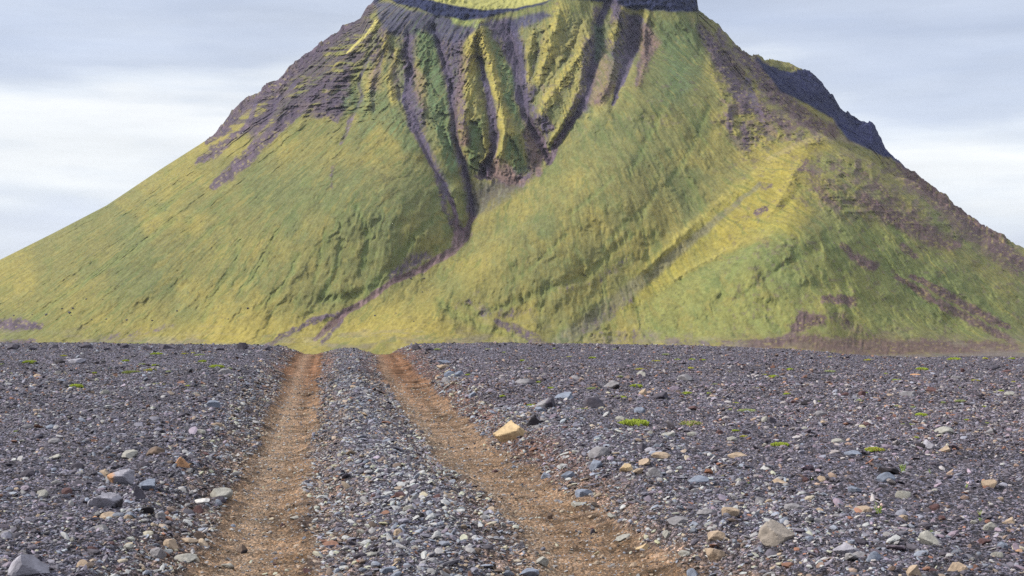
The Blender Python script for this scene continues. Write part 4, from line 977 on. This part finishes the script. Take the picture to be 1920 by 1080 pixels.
# moss
def moss_mesh(w, col, seed, dep=0.6, h=0.28, tips=None):
    """a low cushion: a dome of many tiny upright leaf tufts over a mound, ragged at the rim"""
    r_ = np.random.default_rng(seed)
    n = 900
    a = r_.uniform(0, 2 * math.pi, n); q = np.sqrt(r_.random(n))
    lobes = 1 + 0.22 * np.sin(a * 2 + r_.uniform(0, 6)) + 0.14 * np.sin(a * 3 + r_.uniform(0, 6)) + 0.1 * np.sin(a * 5 + r_.uniform(0, 6))
    x = np.cos(a) * q * lobes * 0.5; y = np.sin(a) * q * lobes * 0.5 * dep
    z = h * 0.5 * np.sqrt(np.clip(1 - q ** 2, 0, 1)) * (0.8 + 0.35 * fbm(x * 9 + seed, y * 9, 2, seed))
    s = 0.035 * r_.uniform(.6, 1.4, n)
    V_, T_, C_ = [], [], []
    c0 = np.array(col, np.float32)
    # the mound
    for i in range(n):
        b = r_.uniform(0, 6.28)
        t = np.array([x[i] * 1.12, y[i] * 1.12, z[i] + s[i] * 1.5])
        k = len(V_)
        for j in range(3):
            V_.append((x[i] + math.cos(b + j * 2.094) * s[i], y[i] + math.sin(b + j * 2.094) * s[i], z[i] - s[i] * 0.4))
        V_.append(t)
        T_ += [(k, k + 1, k + 3), (k + 1, k + 2, k + 3), (k + 2, k, k + 3)]
        cc = c0 * math.exp(r_.normal(0, .22))
        if tips is not None and r_.random() < tips[1]: cc = np.array(tips[0])
        C_ += [cc * .8, cc * .8, cc * .8, cc * 1.15]
    m = 20; k = len(V_)
    V_.append((0, 0, h * 0.42)); C_.append(c0 * .7)
    for ring, (rr, zz) in enumerate(((.45, .38), (.75, .25), (.97, -.05))):
        for j in range(m):
            aa = 2 * math.pi * j / m
            V_.append((math.cos(aa) * .5 * rr, math.sin(aa) * .5 * dep * rr, h * zz)); C_.append(c0 * .7)
    for j in range(m):
        T_.append((k, k + 1 + j, k + 1 + (j + 1) % m))
        for ring in range(2):
            p = k + 1 + ring * m; T_ += [(p + j, p + m + j, p + m + (j + 1) % m), (p + j, p + m + (j + 1) % m, p + (j + 1) % m)]
    return new_mesh('moss_cushion', np.array(V_), tris=np.array(T_), col=np.clip(np.array(C_), .01, .9), mat=m_moss, smooth_shade=False)
m_moss = surface_material('moss', 60, 0.3, 0.3, 0.004, 0.95, 0.1, 2)
LIME, OLIVE, GREYG, YELL = (0.26, 0.31, 0.05), (0.20, 0.225, 0.07), (0.25, 0.28, 0.13), (0.32, 0.31, 0.06)
PINK = ((0.55, 0.36, 0.36), .12)
MP = [moss_mesh(1, LIME, 1, .5), moss_mesh(1, LIME, 2, .7), moss_mesh(1, OLIVE, 3, .6), moss_mesh(1, GREYG, 4, .7, .3), moss_mesh(1, YELL, 5, .6), moss_mesh(1, OLIVE, 6, .6, .3, PINK), moss_mesh(1, LIME, 7, .6, .3, ((.33, .15, .08), .16))]
MOSS = [  # px, py, width, prototype, label
 (1190,796,55,0,"longest lime-green moss cushion, right of the big pale yellow rock"),
 (1298,797,36,5,"olive moss cushion tipped with pink flowers"),
 (1095,769,27,2,"moss cushion at the left foot of the dark brown-black boulder"),
 (1464,839,32,0,"bright lime moss cushion alone on the middle right gravel"),
 (1640,853,32,6,"lime moss cushion with rusty spots on the right gravel"),
 (1729,694,28,0,"bright lime moss cushion over a rusty flat stone near the right crest"),
 (54,681,25,0,"bright lime moss cushion near the far left end of the crest"),
 (293,665,22,0,"small lime moss cushion close under the left crest"),
 (404,689,27,1,"lime moss cushion left behind the grey dome-shaped stone"),
 (141,725,31,1,"lime moss cushion above a whitish flat stone on the left"),
 (293,722,16,2,"olive moss cushion in the row left of the grey dome-shaped stone"),
 (306,722,14,4,"yellowish moss cushion touching the olive one in that row"),
 (244,702,26,2,"wide low moss patch on the left far gravel"),
 (1400,770,32,3,"grey-green moss cushion, middle of the right far gravel"),
 (1193,726,27,0,"flat lime moss cushion between two far grey rocks"),
 (1112,732,22,3,"pale grey-green moss cushion left below the grey boulder with dark hollow"),
 (1164,750,22,0,"lime moss cushion right above the dark brown-black boulder"),
 (996,759,18,1,"lime moss cushion left of the grey pitted boulder"),
 (993,691,18,2,"flat olive moss cushion on the far gravel right of the tracks"),
 (1111,671,15,0,"lime moss cushion close to the crest in the middle"),
 (1791,675,26,0,"thin lime moss strip at the right crest"),
 (1680,715,20,1,"lime moss cushion left below the one over the rusty stone"),
 (1556,700,20,3,"pale moss cushion on the right far gravel, left part"),
 (1702,796,22,2,"olive moss strip on the right gravel above the rust-topped stone"),
 (1379,813,14,1,"small moss tuft above the pale grey humped stone"),
 (1630,677,18,4,"yellow-green moss strip close under the right crest"),
]
for px, py, w_, p_, lab in MOSS:
    X, Y, z = hit(px, py)
    o = link('moss_cushion', MP[p_], label=lab, category='moss', group='moss cushions on the gravel'); s = w_ * Y / F
    o.location = (X, Y + .2 * s, z + 0.01 * s); o.scale = (s, s, 1.15 * s); o.rotation_euler = (0, 0, (px * 0.37) % 0.8 - 0.4)
TUFTS = '177,702,9 206,706,9 267,685,9 262,729,11 352,725,13 346,664,12 362,663,9 375,670,14 380,679,15 282,698,14 317,698,13 291,687,12 3,685,8 29,811,8 70,708,8 236,679,14 820,657,13 915,654,9 945,660,7 877,704,9 942,744,10 980,676,11 1230,677,13 1248,667,11 1270,677,9 1298,676,13 1318,677,11 1155,657,10 1200,695,11 1215,693,8 1295,693,13 1033,731,12 1162,711,12 1288,743,15 1395,821,11 1369,768,10 1379,757,14 1328,742,13 1434,704,11 1341,721,9 1250,843,11 1369,699,10 1180,815,5 1480,695,12 1450,710,15 1476,741,13 1557,671,12 1660,701,8 1768,756,11 1800,760,15 1613,755,11 1535,751,8 1827,713,12 1897,674,11 1900,715,12 1805,731,11 1877,736,11 1845,768,9 1813,788,8 1718,826,11 1848,792,8 1895,801,9 1760,767,9 1712,764,9 1682,764,8 1727,778,24 1625,739,9 1516,722,9 1040,655,8 1068,668,8 1510,690,9 1590,660,8 1700,670,9 1847,675,9 430,690,9 450,712,8 207,690,8 120,668,9 20,700,8 76,859,6 1010,718,9 1420,727,8'
for t_ in TUFTS.split():
    px, py, w_ = map(float, t_.split(','))
    X, Y, z = hit(px, py); s = w_ * Y / F * 1.1
    side = 'left of the wheel tracks' if px < 560 else ('right of the wheel tracks' if px > 700 else 'between the wheel tracks')
    q_ = int(px * 7 + py) % 3
    o = link('moss_cushion', MP[(1, 3, 4)[q_]], category='moss', group=('lime', 'grey-green', 'yellowish')[q_] + ' moss tufts ' + side,
             label='tiny %s moss tuft on the far gravel %s' % (('lime', 'grey-green', 'yellowish')[q_], side))
    o.location = (X, Y, z + 0.01 * s); o.scale = (s * 1.1, s * 1.1, s * 1.35); o.rotation_euler = (0, 0, px % 6)

# small leafy plants, some with flower heads
m_leaf = surface_material('leaf', 40, 0.25, 0.2, 0.003, 0.7, 0.3, 2)
def plant(px, py, hp, label, seed, flowers=None, col=(0.34, 0.45, 0.09), group=None, nst=7):
    X, Y, z = hit(px, py); s = hp * Y / F
    r_ = np.random.default_rng(seed)
    root = bpy.data.objects.new('stonecrop_plant', None); COL.objects.link(root)
    root.location = (X, Y, z); root['label'] = label; root['category'] = 'plant'
    if group: root['group'] = group
    V_, T_, C_ = [], [], []; tops = []
    for i in range(nst):
        a = r_.uniform(0, 6.28); lean = r_.uniform(.1, .55); hh = s * r_.uniform(.55, 1.0)
        bx, by = math.cos(a) * s * .12, math.sin(a) * s * .12
        tx, ty = bx + math.cos(a) * lean * hh, by + math.sin(a) * lean * hh
        w = s * .025; k = len(V_)
        for (qx, qy, qz) in ((bx, by, -.02 * s), (tx, ty, hh)):
            for j in range(3): V_.append((qx + math.cos(j * 2.09) * w, qy + math.sin(j * 2.09) * w, qz)); C_.append(np.array(col) * .8)
        for j in range(3):
            b = (j + 1) % 3; T_ += [(k + j, k + b, k + 3 + b), (k + j, k + 3 + b, k + 3 + j)]
        tops.append((tx, ty, hh))
        for l in range(9):
            f = (l + 1) / 9; aa = l * 2.4 + a; cx, cy, cz = bx + (tx - bx) * f, by + (ty - by) * f, hh * f
            L = s * .20 * (1.1 - .4 * f); ww = L * .32; ux, uy = math.cos(aa), math.sin(aa)
            k = len(V_); c_ = np.array(col) * math.exp(r_.normal(0, .2))
            V_ += [(cx, cy, cz), (cx + ux * L * .5 - uy * ww, cy + uy * L * .5 + ux * ww, cz + L * .28), (cx + ux * L, cy + uy * L, cz + L * .3), (cx + ux * L * .5 + uy * ww, cy + uy * L * .5 - ux * ww, cz + L * .28), (cx + ux * L * .5, cy + uy * L * .5, cz + L * .12)]
            T_ += [(k, k + 1, k + 4), (k + 1, k + 2, k + 4), (k + 2, k + 3, k + 4), (k + 3, k, k + 4)]; C_ += [c_] * 5
    link('leaves', new_mesh('leaves', np.array(V_), tris=np.array(T_), col=np.array(C_), mat=m_leaf, smooth_shade=False), parent=root)
    if flowers:
        for i in range(flowers[0]):
            v, f = ICO[1]; v = v * (1 + .25 * np.sin(v[:, :1] * 9)); q = tops[i % len(tops)]
            c_ = np.tile(np.array(flowers[1], np.float32), (len(v), 1))
            o = link('flower', new_mesh('flower', v * s * .13, tris=f, col=c_, mat=m_leaf, smooth_shade=False), parent=root)
            o.location = (q[0], q[1], q[2] + s * .08)
    return root
plant(1693,888,16,"leafy yellow-green stonecrop right of the long black stone",21)
plant(1744,896,9,"small low yellow-green stonecrop on bare gravel, right of the leafy one",22, None)
plant(1648,966,20,"yellow-green stonecrop with pinkish heads beside the brownish flat round stone",23,(3,(.6,.42,.38)))
plant(1836,970,10,"upper of two tiny green plants near the right edge",24, None)
plant(1838,978,8,"lower of two tiny green plants near the right edge",25, None)
plant(1746,1001,9,"tiny green plant growing behind the pale grey pointed rock",26, None)
plant(1522,897,9,"tiny plant with one white flower head on the right gravel",27,(1,(.8,.78,.8)), nst=3)
plant(1810,920,12,"small plant with pink and cream flower heads, far right of the near gravel",28,(4,(.62,.45,.48)), nst=4)
plant(1840,914,9,"small plant with orange-pink seed heads, right of the one with pink heads",29,(3,(.6,.33,.2)), (.4,.42,.12), nst=3)
plant(1682,868,8,"small dry plant with white-pink flower heads above the leafy stonecrop",30,(4,(.7,.6,.6)), (.3,.22,.12), nst=4)
plant(1355,894,7,"tiny yellow-green plant right of the long blue-grey rounded stone",31, None)
plant(1403,906,7,"tiny yellow-green and orange plant left of the pinkish tan wedge stone",32,(2,(.6,.3,.15)), nst=3)

# boulders at the foot of the mountain: dark dots in the moss
bl = MOUNT.reshape(-1, 3)
bu = 960 + bl[:, 0] / bl[:, 1] * F; bv = 540 - (bl[:, 2] - CAMZ) / bl[:, 1] * F
for i, (px, py, w_) in enumerate([(85,588,6),(128,585,7),(135,576,5),(115,577,4),(131,590,3),(23,590,4),(197,596,4),(235,598,5),(172,597,3),(284,599,4),(330,581,4),(462,576,5),(425,596,3),(159,559,4),(190,560,3),(797,520,4),(793,545,3),(772,521,5),(774,600,3),(700,590,4),(740,585,3),(58,588,3)]):
    ok = np.nonzero((np.abs(bu - px) < 3) & (np.abs(bv - py) < 3))[0]
    if not len(ok): continue
    p = bl[ok[np.argmin(bl[ok, 1])]]; s = w_ * p[1] / F
    o = link('boulder', protos.get('b') or protos.setdefault('b', rock_mesh('boulder', 1.0, .6, 'dark', 321, 'block', hi=False)),
             label='dark boulder on the moss of the mountain foot ' + ('on the left' if px < 600 else 'in the middle'), category='boulder', group='dark boulders on the mountain foot ' + ('on the left' if px < 600 else 'in the middle'))
    o.location = p; o.scale = (s, s, s); o.rotation_euler = (0, 0, i)
# ------------------------------------------------------------------ haze
bmh = None
def box_mesh(x0, x1, y0, y1, z0, z1):
    v = [(x, y, z) for z in (z0, z1) for y in (y0, y1) for x in (x0, x1)]
    f = np.array([(0, 2, 3, 1), (4, 5, 7, 6), (0, 1, 5, 4), (2, 6, 7, 3), (0, 4, 6, 2), (1, 3, 7, 5)])
    return np.array(v, np.float32), f
hv, hf = box_mesh(-9800, 9800, -120, 6100, -61.5, 480)
m_haze = bpy.data.materials.new('haze'); m_haze.use_nodes = True
ht = m_haze.node_tree; ht.nodes.clear()
pv = N(ht, 'ShaderNodeVolumePrincipled', inp={'Color': (0.80, 0.86, 1.0, 1), 'Density': 0.00002, 'Anisotropy': 0.2})
ho = N(ht, 'ShaderNodeOutputMaterial'); ht.links.new(pv.outputs[0], ho.inputs['Volume'])
link('haze', new_mesh('haze', hv, quads=hf, mat=m_haze, smooth_shade=False), kind='stuff', label='thin pale blue haze in the air over the plain')
